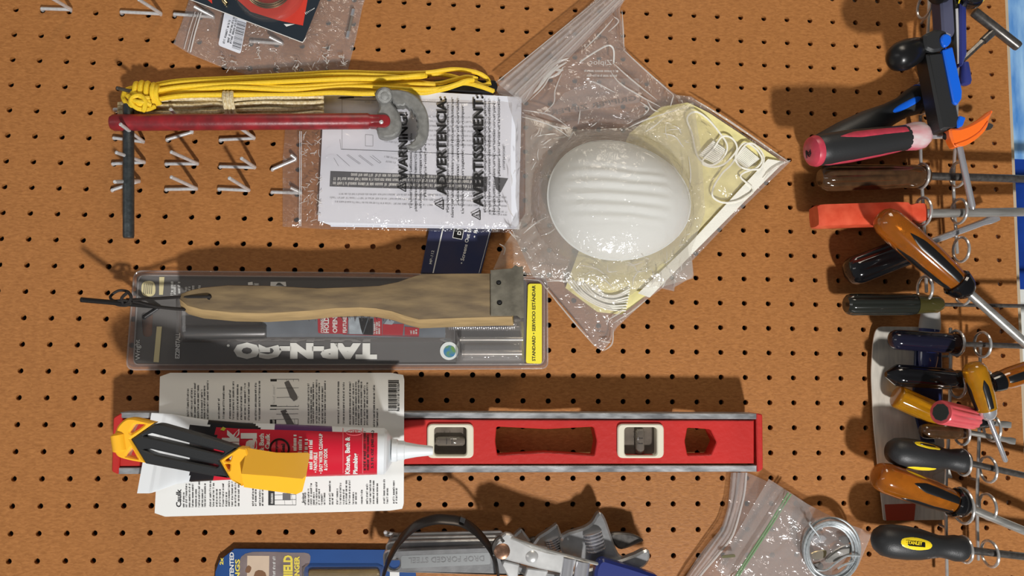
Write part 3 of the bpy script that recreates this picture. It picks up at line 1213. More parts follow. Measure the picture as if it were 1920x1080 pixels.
mb.grid(66, 20, zipf, flip=True)
obj('zip_strip', mb, ZIPF, gb, fix=False)
mb = MB()
for s_ in (0.02, 0.62, 0.8):
    a = Vector(za).lerp(Vector(zc), s_)
    b = Vector(zb).lerp(Vector(zd), s_)
    mb.tube([U(*a.lerp(b, f), 16 + 5 * math.sin(s_ * PI)) for f in (0, 0.5, 1.1)], 0.8 if s_ > 0.1 else 0.5, 6)
obj('zip_ridge', mb, mat('milky_plastic', (214, 206, 200), 0.25, trans=0.3), gb)
BAND = film('printed_band_film', 0.22, bs=20, bump=0.1, rough=0.3)
mb = MB()
fb = coons(c6((390, 690), (600, 668), (960, 612)), c6((500, 560), (700, 470), (950, 470)), c6((390, 690), (500, 560)), c6((960, 612), (950, 470)))
sheet(mb, fb, 20, 10, lambda s, t, p: 12.0)
obj('printed_band', mb, BAND, gb, fix=False)
mb = MB()
a, b = c6((425, 690), (940, 600))
mb.text('GRIPPER ZIPPER', a, b, 9, 13.5, bold=0.02, mirror=True)
obj('zipper_lettering', mb, mat('smoky_ink', (104, 90, 82), 0.5), gb, fix=False)
mb = MB()
a, b = c6((655, 395), (790, 398))
mb.text('Ziploc', a, b, 12, 14.5, bold=0.0, mirror=True)
for (a, b) in (((625, 430), (830, 432)), ((640, 458), (830, 460))):
    a, b = c6(a, b)
    mb.scrib(a, b, 3.4, 14.5)
L_ = c6((600, 370), (700, 305), (770, 272), (800, 300), (800, 380))
mb.tube(catmull([U(x, y, 14.5) for x, y in L_], 6, False), 0.9, 6)
obj('brand_lettering', mb, WHITEPRINT, gb, fix=False)

CREASE_GLINT = film('crease_glint_film', 0.5, bs=120, bump=0.6, rough=0.1, hcol=(0.9, 0.89, 0.86))  # milky colour for fold ridges, with the highlights along them painted in


def crease(mb, L_, w, r=0.9):
    P_c = catmull([U(x, y, w) for x, y in L_], 5, False)
    k = len(P_c)
    mb.tube(P_c, [r * (0.25 + 0.75 * math.sin(PI * i / (k - 1))) for i in range(k)], 7)


mb = MB()
for L_ in (((270, 600), (340, 480), (440, 365), (540, 365)), ((500, 385), (430, 440), (380, 520), (300, 600)), ((490, 440), (450, 540), (440, 620), (370, 685)), ((630, 480), (690, 495), (810, 555)),
           ((780, 425), (840, 500), (960, 575), (1080, 640)), ((800, 380), (900, 470), (1060, 600)), ((600, 660), (590, 740)), ((880, 770), (1000, 715), (1240, 640)), ((960, 610), (1010, 650), (980, 690)),
           ((1000, 600), (1030, 650), (1070, 670)), ((620, 300), (720, 200), (800, 110)), ((800, 100), (830, 130), (770, 190)), ((860, 300), (990, 420), (1160, 570)), ((1160, 570), (1140, 640)),
           ((260, 660), (420, 690), (540, 770)), ((850, 60), (858, 180), (862, 290))):
    crease(mb, c6(*L_), 17.5, 0.8)
for L_ in (((345, 525), (400, 450), (470, 385)), ((370, 505), (430, 430), (520, 372)), ((320, 560), (390, 480)), ((410, 470), (470, 440), (500, 400)), ((450, 420), (500, 420)), ((390, 430), (450, 378), (530, 350))):
    crease(mb, c6(*L_), 18, 1.5)  # thicker pale ridges painting the white glare beside the zip
for L_ in (((1290, 600), (1500, 730), (1840, 965)), ((1860, 960), (1760, 1010), (1700, 1075))):
    crease(mb, c6(*L_), 14, 1.1)
for L_ in (((455, 515), (640, 740), (830, 960)), ((890, 990), (950, 940), (960, 840)), ((960, 790), (1100, 700), (1200, 620)), ((900, 780), (1000, 720), (1030, 690)), ((870, 920), (940, 930))):
    crease(mb, c8(*L_), 12, 0.9)
obj('creases', mb, CREASE_GLINT, gb, fix=False, kind='stuff')

dm = thing('dust_mask', 'white ribbed cup dust mask in crinkled film on the large zip bag', 'mask', U(1158, 376, 16))
MASKW = mat('white_mask', (236, 240, 240), 0.7, bump=0.15, bs=700)
CC = U(1158, 376, 18)
sx, sy = 132 * S(1158, 376, 24), 117 * S(1158, 376, 24)


def cup(s, t):
    a = 2 * PI * s
    x, y = math.cos(a) * t, math.sin(a) * t
    z = 18 + 35 * (1 - t ** 2.6) ** 0.75
    yy = y + 0.05 * x
    band = max(0.0, 1 - (abs(yy) / 0.5) ** 6) * max(0.0, 1 - (abs(x + 0.08) / 0.74) ** 8)
    z += 1.5 * math.cos((yy + 0.02) * PI * 2 * 5.6) * band
    k = 1 + 0.04 * math.cos(2 * a + 0.6) + 0.025 * math.cos(3 * a)
    return Vector((CC.x + x * sx * k, CC.y + y * sy * k, z))


mb = MB()
mb.grid(96, 48, cup)
mb.tube([cup(k / 96, 1.0) + Vector((0, 0, 0.6)) for k in range(96)], 0.9, 6, closed=True)
obj('shell', mb, MASKW, dm)
mb = MB()
L_ = c7((1098, 552), (1150, 570), (1215, 578), (1225, 560), (1232, 545))
mb.tube(catmull([U(x, y, 30 - 5 * i) for i, (x, y) in enumerate(L_)], 5, False), 0.7, 6)
L_ = c7((1098, 568), (1150, 582), (1218, 588))
mb.tube(catmull([U(x, y, 30 - 6 * i) for i, (x, y) in enumerate(L_)], 5, False), 0.6, 6)
obj('staple', mb, STEEL, dm)
mb = MB()
L_ = c7((845, 340), (900, 290), (975, 275), (1045, 310), (1110, 400), (1150, 470))
mb.tube(catmull([U(x, y, w) for (x, y), w in zip(L_, (40, 35, 32, 32, 31, 30))], 6, False), 0.8, 6)
obj('head_strap', mb, ELA, dm)
IB = film('crinkled_film', 0.3, bs=70, bump=0.5, rough=0.14, hcol=(0.74, 0.73, 0.66), vor=30, ior=1.5, dist=0.006)
fni = coons([(925, 505), (1000, 518), (1060, 530), (1150, 545), (1240, 538), (1300, 522)], [(985, 215), (1060, 236), (1085, 244), (1180, 239), (1222, 230), (1252, 206), (1300, 192)],
            [(925, 505), (945, 460), (985, 400), (985, 215)], [(1300, 522), (1296, 470), (1322, 400), (1316, 290), (1300, 192)])


def ibw(s, t, p):
    x, y = (p.x - CC.x + 2) / (sx * 1.2), (p.y - CC.y) / (sy * 1.2)
    r2 = x * x + y * y
    b = 40 * (1 - r2 ** 1.7) ** 0.7 if r2 < 1 else 0
    e_ = min(1, 13 * min(s, 1 - s, t, 1 - t))
    return 17.5 + (4 + b + wrink(p, 0.045, 4.2 if r2 > 1 else 1.6 + 2.6 * r2 ** 3)) * e_


mb = MB()
sheet(mb, fni, 120, 110, ibw)
ibt = thing('crinkled_bag', 'crinkled clear inner bag stretched over the white dust mask', 'plastic bag', U(1130, 400, 18))
obj('wrapper_film', mb, IB, ibt, fix=False)
mb = MB()
rs = random.Random(11)
for L_ in (((250, 60), (420, 110), (545, 190)), ((420, 110), (500, 130), (540, 120)), ((530, 200), (560, 150)), ((1160, 115), (1190, 130), (1205, 160)), ((1100, 70), (1040, 120), (990, 150)),
           ((1250, 300), (1262, 420), (1240, 560)), ((910, 745), (950, 850), (990, 910)), ((1020, 740), (1080, 780), (1140, 790)), ((1100, 160), (1170, 180), (1215, 240)), ((640, 870), (700, 850), (790, 880)),
           ((260, 760), (330, 700), (400, 660)), ((1150, 340), (1180, 390), (1170, 410))):
    crease(mb, c7(*L_), 25, 0.7)
for L_ in (((1060, 350), (1110, 370), (1170, 350)), ((1050, 370), (1110, 380), (1140, 420), (1240, 400)), ((1170, 390), (1110, 460), (1100, 520)), ((1240, 400), (1250, 470), (1235, 520)), ((1300, 420), (1310, 480), (1290, 540)),
           ((1360, 390), (1380, 450)), ((1310, 540), (1340, 480)), ((920, 370), (925, 420), (990, 415)), ((1190, 320), (1220, 330)), ((480, 490), (560, 485), (660, 492)), ((700, 370), (840, 400), (930, 470)),
           ((800, 430), (900, 480), (960, 540)), ((440, 160), (500, 140), (540, 110)), ((380, 150), (400, 130)), ((140, 220), (180, 250), (170, 300))):
    crease(mb, c8(*L_), 21, 0.75)
for _ in range(70):
    a = rs.uniform(0, 2 * PI)
    q = rs.uniform(1.12, 1.5)
    x, y = 1150 + 132 * q * math.cos(a) * 1.05, 376 + 117 * q * math.sin(a) * 1.05
    if not (955 < x < 1290 and 225 < y < 520):
        continue
    th = a + PI / 2 + rs.uniform(-0.9, 0.9)
    ln = rs.uniform(4, 14)
    crease(mb, [(x - ln * math.cos(th), y - ln * math.sin(th)), (x + rs.uniform(-2, 2), y + rs.uniform(-2, 2)), (x + ln * math.cos(th), y + ln * math.sin(th))], rs.uniform(20, 25), rs.uniform(0.3, 0.6))
obj('creases', mb, CREASE_GLINT, ibt, fix=False, kind='stuff')  # inner bag folds, their glints painted by the milky film
mb = MB()
mb.plate(rnd([(1262, 540), (1268, 497), (1298, 488), (1301, 518), (1290, 524)], 4), 4, 2.5)
mb.plate([(1238, 540), (1268, 520), (1264, 546)], 3.5, 2)
obj('wrapper_flap', mb, film('flap_film', 0.25, bs=40), ibt)

# ------------------------------------------------------------------ door closer package
q1 = crop(140, 490, 4.17)
q2 = crop(580, 490, 4.0)
pk = thing('blister_package', 'long grey blister package lettered TAP-N-GO behind the wooden wire brush', 'package', U(630, 600, 1))
outl = rnd([(252, 508), (700, 512), (1026, 520), (1027, 691), (640, 693), (237, 693)], [16, 1, 14, 14, 1, 16])
mb = MB()
mb.plate(outl, 4.0, 2.4)
obj('clear_flange', mb, film('flange_film', 0.12, bs=30, bump=0.15, tint=(0.9, 0.86, 0.85)), pk)
mb = MB()
mb.tube([U(p.x, p.y, 4.2) for p in outl], 0.8, 6, closed=True)
inn = rnd([(260, 516), (985, 523), (1020, 527), (1020, 683), (250, 684)], 12)
mb.tube([U(p.x, p.y, 5.2) for p in inn], 0.6, 6, closed=True)
obj('rim_bead', mb, film('bead_film', 0.25, bs=30, rough=0.06, bump=0.1), pk)
GREYC = mat('grey_card', (96, 96, 94), 0.35, coat=0.15, var=0.2, vs=10)
mb = MB()
slot = rnd(q1((520, 400), (612, 400), (605, 590), (535, 590)), 7)
mb.plate(rnd([(257, 517), (987, 524), (986, 685), (250, 682)], 8), 3.6, 3.0, holes=[slot])
obj('backing_card', mb, GREYC, pk)
for q_ in (q1((642, 510), (682, 510), (658, 790), (616, 788)), q1((662, 122), (702, 122), (690, 262), (660, 262))):
    mb = MB()
    mb.poly(q_, 4.2)
    obj('cream_stripe', mb, mat('cream_print', (206, 194, 150), 0.4), pk, fix=False)
mb = MB()
ov = rnd(q1((522, 155), (630, 152), (632, 275), (522, 275)), 12)
mb.plate(ov, 4.4, 4.1)
obj('logo_oval', mb, mat('cream_print', (206, 194, 150), 0.4), pk, fix=False)
mb = MB()
for k in range(5):
    mb.line(*q1((545 + k * 15, 175), (540 + k * 15, 255)), 1.3, 4.5)
mb.poly([(517, 535), (521, 530), (525, 530), (533, 536)], 4.45)
obj('logo_bars', mb, GREYC, pk, fix=False)
mb = MB()
a, b = q1((525, 770), (520, 612))
mb.text('Wright', a, b, 12, 4.3, bold=0.0)
a, b = q1((820, 760), (826, 560))
mb.text('EZ2INSTALL', a, b, 8.5, 4.3, bold=0.03)
for k, (x, y0, y1) in enumerate(((770, 265, 150), (790, 260, 175), (825, 250, 155), (880, 235, 190), (905, 230, 185), (935, 225, 180), (985, 215, 185))):
    a, b = q1((x, y0), (x, y1))
    mb.scrib(a, b, 4, 4.3)
mb.scrib(*q1((1440, 172), (1395, 172)), 4, 4.3)
obj('lettering', mb, WHITEPRINT, pk, fix=False)
for q_ in (q1((1355, 165), (1390, 160), (1395, 185), (1355, 185)), q1((1532, 160), (1650, 160), (1655, 195), (1530, 195))):
    mb = MB()
    mb.poly(q_, 4.3)
    obj('white_patch', mb, WHITEPRINT, pk, fix=False)
mb = MB()
mb.text('TAP-N-GO', (707, 643), (438, 642), 31, 4.4, bold=0.08)
mb.lathe(U(428, 648, 4.3), U(428, 648, 4.5), [(0, 1.3), (1, 1.3)], 12)
obj('title_lettering', mb, mat('title_grey', (216, 214, 206), 0.4), pk, fix=False)
mb = MB()
mb.plate(rnd([(990, 532), (1016, 532), (1016, 682), (986, 681)], 5), 5.6, 5.0)
ystrip = obj('yellow_strip', mb, mat('yellow_print', (240, 226, 66), 0.4), pk)
mb = MB()
mb.text('STANDARD \u2022 SERVICIO EST\u00c1NDAR', (1004, 677), (1004, 535), 8, 5.8, bold=0.02)
obj('strip_lettering', mb, PRINT, ystrip, fix=False)
# contents: closer tube, label, spring
mb = MB()
mb.lathe(U(345, 623, 12), U(500, 622, 12), [(0, 5.5), (0.02, 7), (0.97, 7), (1, 6)], 20)
obj('closer_tube', mb, mat('closer_grey', (84, 84, 84), 0.35, 0.5), pk)
mb = MB()
mb.plate([(492, 570), (835, 575), (835, 633), (640, 632), (492, 632)], 12, 10)
lp = obj('label_panel', mb, mat('label_greyblue', (120, 128, 136), 0.4, var=0.3, vs=30), pk)
RW = mat('red_label', (170, 42, 52), 0.4)
mb = MB()
mb.plate(rnd(q2((62, 420), (290, 420), (286, 545), (65, 540)), 4), 12.6, 12.1)
mb.poly(q2((485, 420), (545, 430), (545, 555), (480, 552)), 12.3)
mb.poly(q2((550, 470), (710, 470), (700, 556), (548, 552)), 12.2)
mb.poly(q2((715, 490), (825, 500), (822, 560), (715, 556)), 12.3)
mb.line(*q2((250, 548), (820, 566)), 0.8, 12.4)
obj('red_label', mb, RW, lp, fix=False)
mb = MB()
for x, s_, h in ((108, 'CONVENIENT', 7), (142, 'HOLD', 9), (205, 'OPEN', 9), (234, 'HOLD', 7), (274, 'FEATURE', 7)):
    if s_ == 'HOLD' and h == 7:
        continue
    ln = 135 if s_ == 'CONVENIENT' else 118
    a, b = q2((x + 5, 536), (x + 5, 536 - ln))
    mb.text(s_, a, b, h, 12.8, bold=0.03)
for x in (495, 512, 530, 770, 790, 808):
    a, b = q2((x, 545), (x, 450 if x < 600 else 505))
    mb.scrib(a, b, 3, 12.6, dens=1.3)
obj('label_lettering', mb, WHITEPRINT, lp, fix=False)
mb = MB()
mb.poly(q2((292, 420), (370, 420), (400, 545), (300, 545)), 12.2)
mb.poly(q2((590, 430), (640, 450), (620, 475), (560, 470)), 12.35)
obj('label_photo', mb, mat('photo_grey', (176, 188, 196), 0.4, var=0.3, vs=120), lp, fix=False)
mb = MB()
mb.poly(q2((370, 425), (440, 425), (400, 548), (385, 500)), 12.25)
mb.poly(q2((445, 430), (478, 430), (478, 552), (405, 548)), 12.25)
obj('label_dark_photo', mb, BLACK, lp, fix=False)  # dark fields of the pictures printed on the label
mb = MB()
mb.lathe(U(842, 658, 4.0), U(842, 658, 4.6), [(0, 9), (1, 9)], 28)
gl = obj('globe_badge', mb, mat('badge_white', (214, 218, 214), 0.4), pk)
mb = MB()
mb.lathe(U(843, 659, 4.6), U(843, 659, 4.8), [(0, 6), (1, 6)], 24)
obj('globe', mb, mat('globe_blue', (60, 118, 176), 0.35, var=0.6, vs=220, col2=(110, 150, 80)), gl)
mb = MB()
mb.tube([U(842 + k * 0.42, 612 + 6 * math.sin(k * 0.65), 11 + 3 * math.cos(k * 0.65)) for k in range(300)], 0.55, 5)
obj('spring', mb, CHROME, pk)
mb = MB()
mb.lathe(U(862, 636, 10), U(980, 636, 10), [(0, 2.5), (1, 2.5)], 12)
mb.lathe(U(866, 662, 9), U(978, 662, 9), [(0, 3.5), (1, 3.5)], 12)
obj('closer_rod', mb, STEEL, pk)


def dome(mb, x0, y0, x1, y1, w0, w1, n=44, m=26, k=9):
    def g(s, t):
        e_ = min(1, k * min(s, 1 - s) * (x1 - x0) / (y1 - y0)) * min(1, k * 0.6 * min(t, 1 - t))
        return U(x0 + (x1 - x0) * s, y0 + (y1 - y0) * t, w0 + (w1 - w0) * e_ ** 0.6)
    mb.grid(n, m, g)


mb = MB()
dome(mb, 330, 560, 852, 642, 4.2, 20, 80, 24)
obj('long_blister', mb, film('blister_film', 0.05), pk, fix=False)
mb = MB()
dome(mb, 855, 598, 984, 684, 4.2, 17, 50, 30)
dome(mb, 868, 642, 978, 676, 17, 19.5, 30, 12)
obj('end_blister', mb, film('end_blister_film', 0.16, rough=0.08, bs=45, bump=0.35), pk, fix=False)

# ------------------------------------------------------------------ wire brush
br = thing('wire_brush', 'old wooden wire brush with steel scraper, hung by a black cord', 'brush', U(560, 560, 22))
topo = q1((820, 290), (830, 250), (900, 222), (1000, 200), (1200, 181), (1500, 185), (1900, 205)) + q2((380, 185), (520, 178), (660, 150), (760, 115), (840, 90), (1100, 86), (1355, 85))
boto = q2((1520, 410), (1360, 412), (1100, 420), (820, 431), (720, 405), (620, 370), (500, 348), (380, 340), (200, 345), (0, 365)) + q1((1500, 400), (1250, 395), (1000, 372), (880, 340))
topo.append((958, 512))
out2 = [Vector(p) for p in topo + boto]
W1, W0 = 46.0, 27.0
mb = MB()
fr = [U(p.x, p.y, W1) for p in out2]
bk = [U(p.x + 3, p.y + 19, W0) for p in out2]
ins = MB.inset(fr, 1.0)
r0 = [mb.v(p) for p in ins]
r1 = [mb.v(p + (q - p) * 0.07) for p, q in zip(fr, bk)]
r2 = [mb.v(p + (q - p) * 0.94) for p, q in zip(fr, bk)]
r3 = [mb.v(p) for p in MB.inset(bk, 1.0)]
n = len(out2)
for mi_, (a, b) in enumerate(((r0, r1), (r1, r2), (r2, r3))):
    mb.mi = 0 if mi_ == 0 else 1
    for k in range(n):
        mb.f((a[k], a[(k + 1) % n], b[(k + 1) % n], b[k]))
mb.mi = 0
mb._fill([r0])
mb._fill([r3])
WOOD = mat('weathered_wood', (126, 106, 74), 0.7, var=0.5, vs=45, stretch=(3.0, 3.0, 0.6), col2=(92, 76, 54), bump=0.2, bs=120)
WOODE = mat('bare_wood_edge', (182, 154, 108), 0.6, var=0.25, vs=60, stretch=(3, 3, 0.6), bump=0.2, bs=150)
obj('handle', mb, [WOOD, WOODE], br, sharp=50)
mb = MB()
mb.lathe(U(393, 557, W1 - 0.3), U(393, 557, W1 + 0.25), [(0, 2.6), (1, 2.6)], 16)
obj('cord_hole', mb, BLACK, br)
mb = MB()
mb.plate(q2((1358, 66), (1420, 60), (1520, 52), (1545, 25), (1572, 42), (1602, 35), (1608, 180), (1614, 420), (1585, 430), (1560, 408), (1360, 408)), W1 + 2.2, W1 + 0.2, 0.3, holes=[
    [(935.0 + 4.6 * math.cos(-a * PI / 7), 529.5 + 4.6 * math.sin(-a * PI / 7)) for a in range(14)], [(936.5 + 5 * math.cos(-a * PI / 7), 567 + 5 * math.sin(-a * PI / 7)) for a in range(14)]])
sc = obj('scraper', mb, mat('tarnished_steel', (150, 144, 128), 0.45, 0.6, var=0.5, vs=55, bump=0.4, bs=130), br)
for (x, y) in ((935, 529.5), (936.5, 567)):
    mb = MB()
    mb.lathe(U(x, y, W1 + 0.1), U(x, y, W1 + 0.9), [(0, 2.6), (0.5, 2.4), (1, 1.2)], 14)
    obj('screw', mb, BLACKMETAL, sc)
mb = MB()
for i in range(24):
    for j in range(4):
        x, y = 575 + i * 13, 552 + j * 11 + (4 if i > 14 else 8)
        for q in range(3):
            p = U(x, y, W0 + 2)
            mb.tube([p + Vector((q - 1, 0, 0)), p + Vector((random.uniform(-1.5, 1.5) + q - 1, random.uniform(-1.5, 1.5) - 3, -7.5))], 0.28, 4, caps=False)
obj('bristles', mb, DARKSTEEL, br, kind='stuff')
CORDM = mat('black_cord', (34, 30, 28), 0.7, bump=0.5, bs=900)
mb = MB()
mb.tube(catmull([U(*p) for p in ((394, 557, W1 - 1), (388, 556.5, W1 + 2), (340, 557, 44), (290, 560, 36), (250, 562, 30), (237, 562, 29))], 6, False), 1.5, 7)
mb.tube(catmull([U(*p) for p in ((347, 580, 34), (320, 578, 32), (290, 574, 30), (262, 567, 29), (240, 563, 29))], 6, False), 1.6, 7)
mb.tube(catmull([U(*p) for p in ((246, 559, 30), (240, 547, 30), (222, 545, 30), (207, 556, 30), (214, 564, 33), (234, 563, 34), (246, 568, 32), (236, 573, 30), (222, 572, 30), (214, 569, 30))], 6, False), 1.3, 7)
mb.tube(catmull([U(*p) for p in ((240, 549, 32), (246, 556, 34), (242, 566, 34), (232, 570, 31), (228, 560, 34), (236, 551, 33))], 6, True), 1.5, 7, closed=True)
obj('hanging_cord', mb, CORDM, br)

# ------------------------------------------------------------------ spirit level
c9 = crop(890, 740, 3.4286)
c4t = crop(190, 760, 4.267)
lv = thing('spirit_level', 'red spirit level with two cream-framed vials and worn silver rails', 'level', U(240, 830, 2))
REDL = mat('red_enamel', (196, 50, 46), 0.35, var=0.15, vs=40, bump=0.35, bs=420, stretch=(0.4, 1, 0.4))
bow = rnd(c9((140, 205), (460, 221), (765, 206), (786, 300), (770, 392), (460, 371), (145, 390), (132, 300)), 4)
hexh = rnd(c9((1368, 212), (1515, 222), (1556, 305), (1520, 387), (1368, 390), (1351, 300)), 3)
v1 = rnd([(811, 797), (878, 797), (878, 857), (811, 857)], 8)
v2 = rnd([(1168, 799), (1236, 799), (1236, 853), (1168, 853)], 8)
mb = MB()
mb.plate([(226, 786), (800, 786.5), (1414, 788), (1414, 869), (800, 871), (224, 875)], 38, 18, 0.8, holes=[bow, hexh, v1, v2])
obj('body', mb, REDL, lv)
WORN = mat('worn_aluminium', (196, 198, 200), 0.42, 0.55, var=0.5, vs=120, stretch=(1, 1, 0.35), col2=(120, 122, 124), bump=0.3, bs=200)
for pts in ([(226, 773), (800, 773), (1419, 775.5), (1419, 786), (800, 784), (226, 784)], [(222, 877), (800, 873.5), (1419, 873), (1419, 884.5), (800, 886), (222, 889)]):
    mb = MB()
    mb.plate(pts, 40, 16, 0.6)
    obj('rail', mb, WORN, lv)
for pts in ([(1418, 774.5), (1430, 777), (1431, 880), (1420, 886)], [(212, 783), (229, 773), (222, 890), (209, 884)]):
    mb = MB()
    mb.plate(rnd(pts, 4), 40.5, 15.5, 1.0)
    obj('end_cap', mb, REDL, lv)
CREAM = mat('cream_plastic', (222, 216, 196), 0.35)
SMOKE = mat('smoky_acrylic', (112, 102, 92), 0.12, var=0.3, vs=90, coat=0.5)
for (x0, x1, y0, y1, vert) in ((801, 888, 795, 859, False), (1158, 1245, 795, 859, True)):
    mb = MB()
    mb.plate(rnd([(x0, y0), (x1, y0), (x1, y1), (x0, y1)], 11), 41.2, 22, 1.0, holes=[rnd([(x0 + 13, y0 + 6), (x1 - 13, y0 + 6), (x1 - 13, y1 - 5), (x0 + 13, y1 - 5)], 7)])
    fr_ = obj('vial_frame', mb, CREAM, lv)
    mb = MB()
    mb.plate([(x0 + 8, y0 + 3), (x1 - 8, y0 + 3), (x1 - 8, y1 - 3), (x0 + 8, y1 - 3)], 30, 23, 0.5)
    obj('vial_block', mb, SMOKE, fr_)
    mb = MB()
    xm, ym_ = (x0 + x1) / 2 - 2, (y0 + y1) / 2
    if vert:
        mb.lathe(U(xm, y0 + 9, 32), U(xm, y1 - 8, 32), [(0, 3), (0.1, 4.6), (0.9, 4.6), (1, 3)], 18)
    else:
        mb.lathe(U(x0 + 16, ym_, 32), U(x1 - 16, ym_, 32), [(0, 3), (0.08, 4.6), (0.92, 4.6), (1, 3)], 18)
    obj('vial', mb, mat('vial_acrylic', (128, 118, 108), 0.06, coat=1.0, trans=0.4), fr_)
    mb = MB()
    for k in (-5, 5):
        if vert:
            mb.box(U(xm, ym_ + k, 36.8), (3.2, 0, 0), (0, 0.2, 0), (0, 0, 0.1))
        else:
            mb.box(U(xm + k, ym_, 36.8), (0.2, 0, 0), (0, 3.2, 0), (0, 0, 0.1))
    obj('vial_line', mb, PRINT, fr_)

# ------------------------------------------------------------------ caulk card
ck = thing('product_card', 'white printed instruction card with barcode between red level and caulk tube', 'card', U(525, 830, 10))


def ckw(x, y):
    y = y + (x - 300) * 0.006
    return 43.5 - 27 * (max(0.0, 772 - y) / 72) ** 1.25 - 13 * (max(0.0, y - 890) / 80) ** 1.3


fn = coons([(290, 962), (293, 968), (300, 969), (745, 957), (754, 954)], [(300, 706), (303, 700), (310, 699), (748, 699), (756, 703)],
           [(290, 962), (296, 840), (300, 706)], [(754, 954), (757, 945), (758, 712), (756, 703)])
mb = MB()
mb.grid(20, 60, lambda s, t: (lambda p: U(p.x, p.y, ckw(p.x, p.y)))(fn(s, t)), flip=True)
mb.grid(20, 60, lambda s, t: (lambda p: U(p.x, p.y, ckw(p.x, p.y) - 0.5))(fn(s, t)))
CARDW = mat('coated_white_card', (222, 222, 218), 0.4, coat=0.1)
obj('card_sheet', mb, CARDW, ck, fix=False, sharp=60)
cf = lambda x, y: U(x, y, ckw(x, y) + 0.22)
mb = MB()
cols = [(354, 785, 728), (361, 786, 727), (367, 786, 716), (373, 786, 720), (380, 786, 728), (385, 786, 722), (391, 786, 712),
        (412, 785, 744), (421, 785, 721), (433, 785, 728), (439, 786, 714), (447, 787, 719), (454, 787, 722), (461, 787, 716), (468, 788, 716), (481, 788, 716), (488, 788, 712),
        (580, 794, 716), (585, 794, 722), (589, 794, 715), (595, 794, 711), (600, 794, 717), (606, 794, 722), (611, 794, 713),
        (636, 794, 713), (646, 795, 716), (658, 796, 713), (664, 796, 717), (669, 796, 712), (674, 797, 712), (679, 797, 714), (685, 797, 722), (690, 797, 716), (703, 800, 721), (709, 800, 764)]
for x, y0, y1 in cols:
    mb.scrib((x, y0), (x, y1), 3.0, 0, fn=cf)
low = [346, 351, 357, 363, 369, 375, 381, 386, 396, 402, 408, 414, 420, 426, 431, 437, 443, 449, 476, 481, 489, 494, 574, 580, 585, 590, 595, 600, 605, 610, 620, 625, 634, 640, 646, 651, 657, 664, 669, 680, 690, 696, 702, 709, 722, 728, 740, 745]
for x in low:
    if 500 < x < 560:
        continue
    y0 = 952 - (x - 300) * 0.018
    mb.scrib((x, y0), (x, random.choice((898, 900, 905, 915, 922))), 3.0, 0, fn=cf)
mb.text('Caulk', (340, 951), (340, 917), 10, 0, bold=0.03, fn=cf)
mb.text('Joint', (572, 944), (572, 924), 6, 0, bold=0.03, fn=cf)


def cline(a, b, wd):
    a, b = Vector(a), Vector(b)
    d = (b - a).normalized()
    n_ = Vector((-d.y, d.x)) * wd / 2
    mb.f([mb.v(cf(q.x, q.y)) for q in (a + n_, b + n_, b - n_, a - n_)], False)


y = 714
while y < 772:
    wd = random.choice((0.9, 1.4, 2.2, 2.8))
    cline((728, y), (744 if 718 < y < 768 else 748, y), wd)
    y += wd + random.choice((0.8, 1.2, 1.9))
mb.scrib((749, 771), (749, 718), 4, 0, fn=cf)
for (x0, y0, x1, y1) in ((507, 711, 560, 762), (506, 767, 559, 796), (503, 919, 555, 947)):
    cline((x0 + 6, y0), (x0 + 6, y1), 12)
    for a, b in (((x0, y0), (x1, y0)), ((x1, y0), (x1, y1)), ((x0, y1), (x1, y1))):
        cline(a, b, 0.8)
    for k in (0.33, 0.67):
        cline((x0 + 12, y0 + (y1 - y0) * k), (x1, y0 + (y1 - y0) * k - 1), 0.6)
    cline((x0 + 30, y0), (x0 + 31, y1), 0.5)
    cline((x1 - 10, y0), (x1 - 6, y1), 0.5)
obj('card_print', mb, PRINT, ck, fix=False)
mb = MB()
for L_ in ([(533, 717), (541, 713), (557, 741), (558, 748), (551, 752), (544, 745)], [(526, 770), (536, 768), (552, 796), (538, 796)], [(530, 925), (545, 925), (545, 938), (530, 938)]):
    mb._fill([[mb.v(cf(*q) + Vector((0, 0, 0.1))) for q in L_]])
obj('card_picture', mb, mat('picture_grey', (92, 90, 90), 0.5), ck, fix=False)
mb = MB()
for (x0, y0, y1) in ((507, 757, 718), (506, 794, 780), (503, 944, 922)):
    mb.scrib((x0 + 9, y0), (x0 + 9, y1), 4, 0, fn=lambda x, y: cf(x, y) + Vector((0, 0, 0.15)))
obj('caption_print', mb, WHITEPRINT, ck, fix=False)

# ------------------------------------------------------------------ caulk tube
tb = thing('caulk_tube', 'red squeeze tube of kitchen and bath caulk with white nozzle, on the white card', 'tube', U(500, 848, 30))
ST = [((284, 774), (257, 925), 0.9), ((306, 775), (279, 925), 1.2), ((312, 775.5), (285, 924), 1.9), ((322, 776), (294, 921), 2.4), ((355, 782), (330, 908), 6), ((391, 787), (360, 903.5), 10),
      ((450, 792), (425, 900), 14), ((500, 794), (490, 897), 17), ((577, 797), (577, 894), 20), ((642, 800), (650, 892), 21), ((708, 802), (707, 890), 21.5),
      ((721, 802.5), (719, 890), 21.5), ((726, 806), (724, 886), 20), ((733, 816), (730, 876), 14), ((738, 824), (736, 866), 9)]


def tst(f):
    x = f * (len(ST) - 1)
    i = min(int(x), len(ST) - 2)
    q = x - i
    a, b = ST[i], ST[i + 1]
    return Vector(a[0]).lerp(Vector(b[0]), q), Vector(a[1]).lerp(Vector(b[1]), q), a[2] + (b[2] - a[2]) * q


def tpt(f, ph, lift=0.0):
    T_, B_, d = tst(f)
    m_ = (T_ + B_) / 2
    h_ = (T_ - B_) / 2
    p = m_ + h_ * math.sin(ph)
    wc = 46 + 21.5 * min(1, 0.04 + d / 21.5 * 0.96)
    return U(p.x, p.y, wc + (d + lift) * math.cos(ph)), p


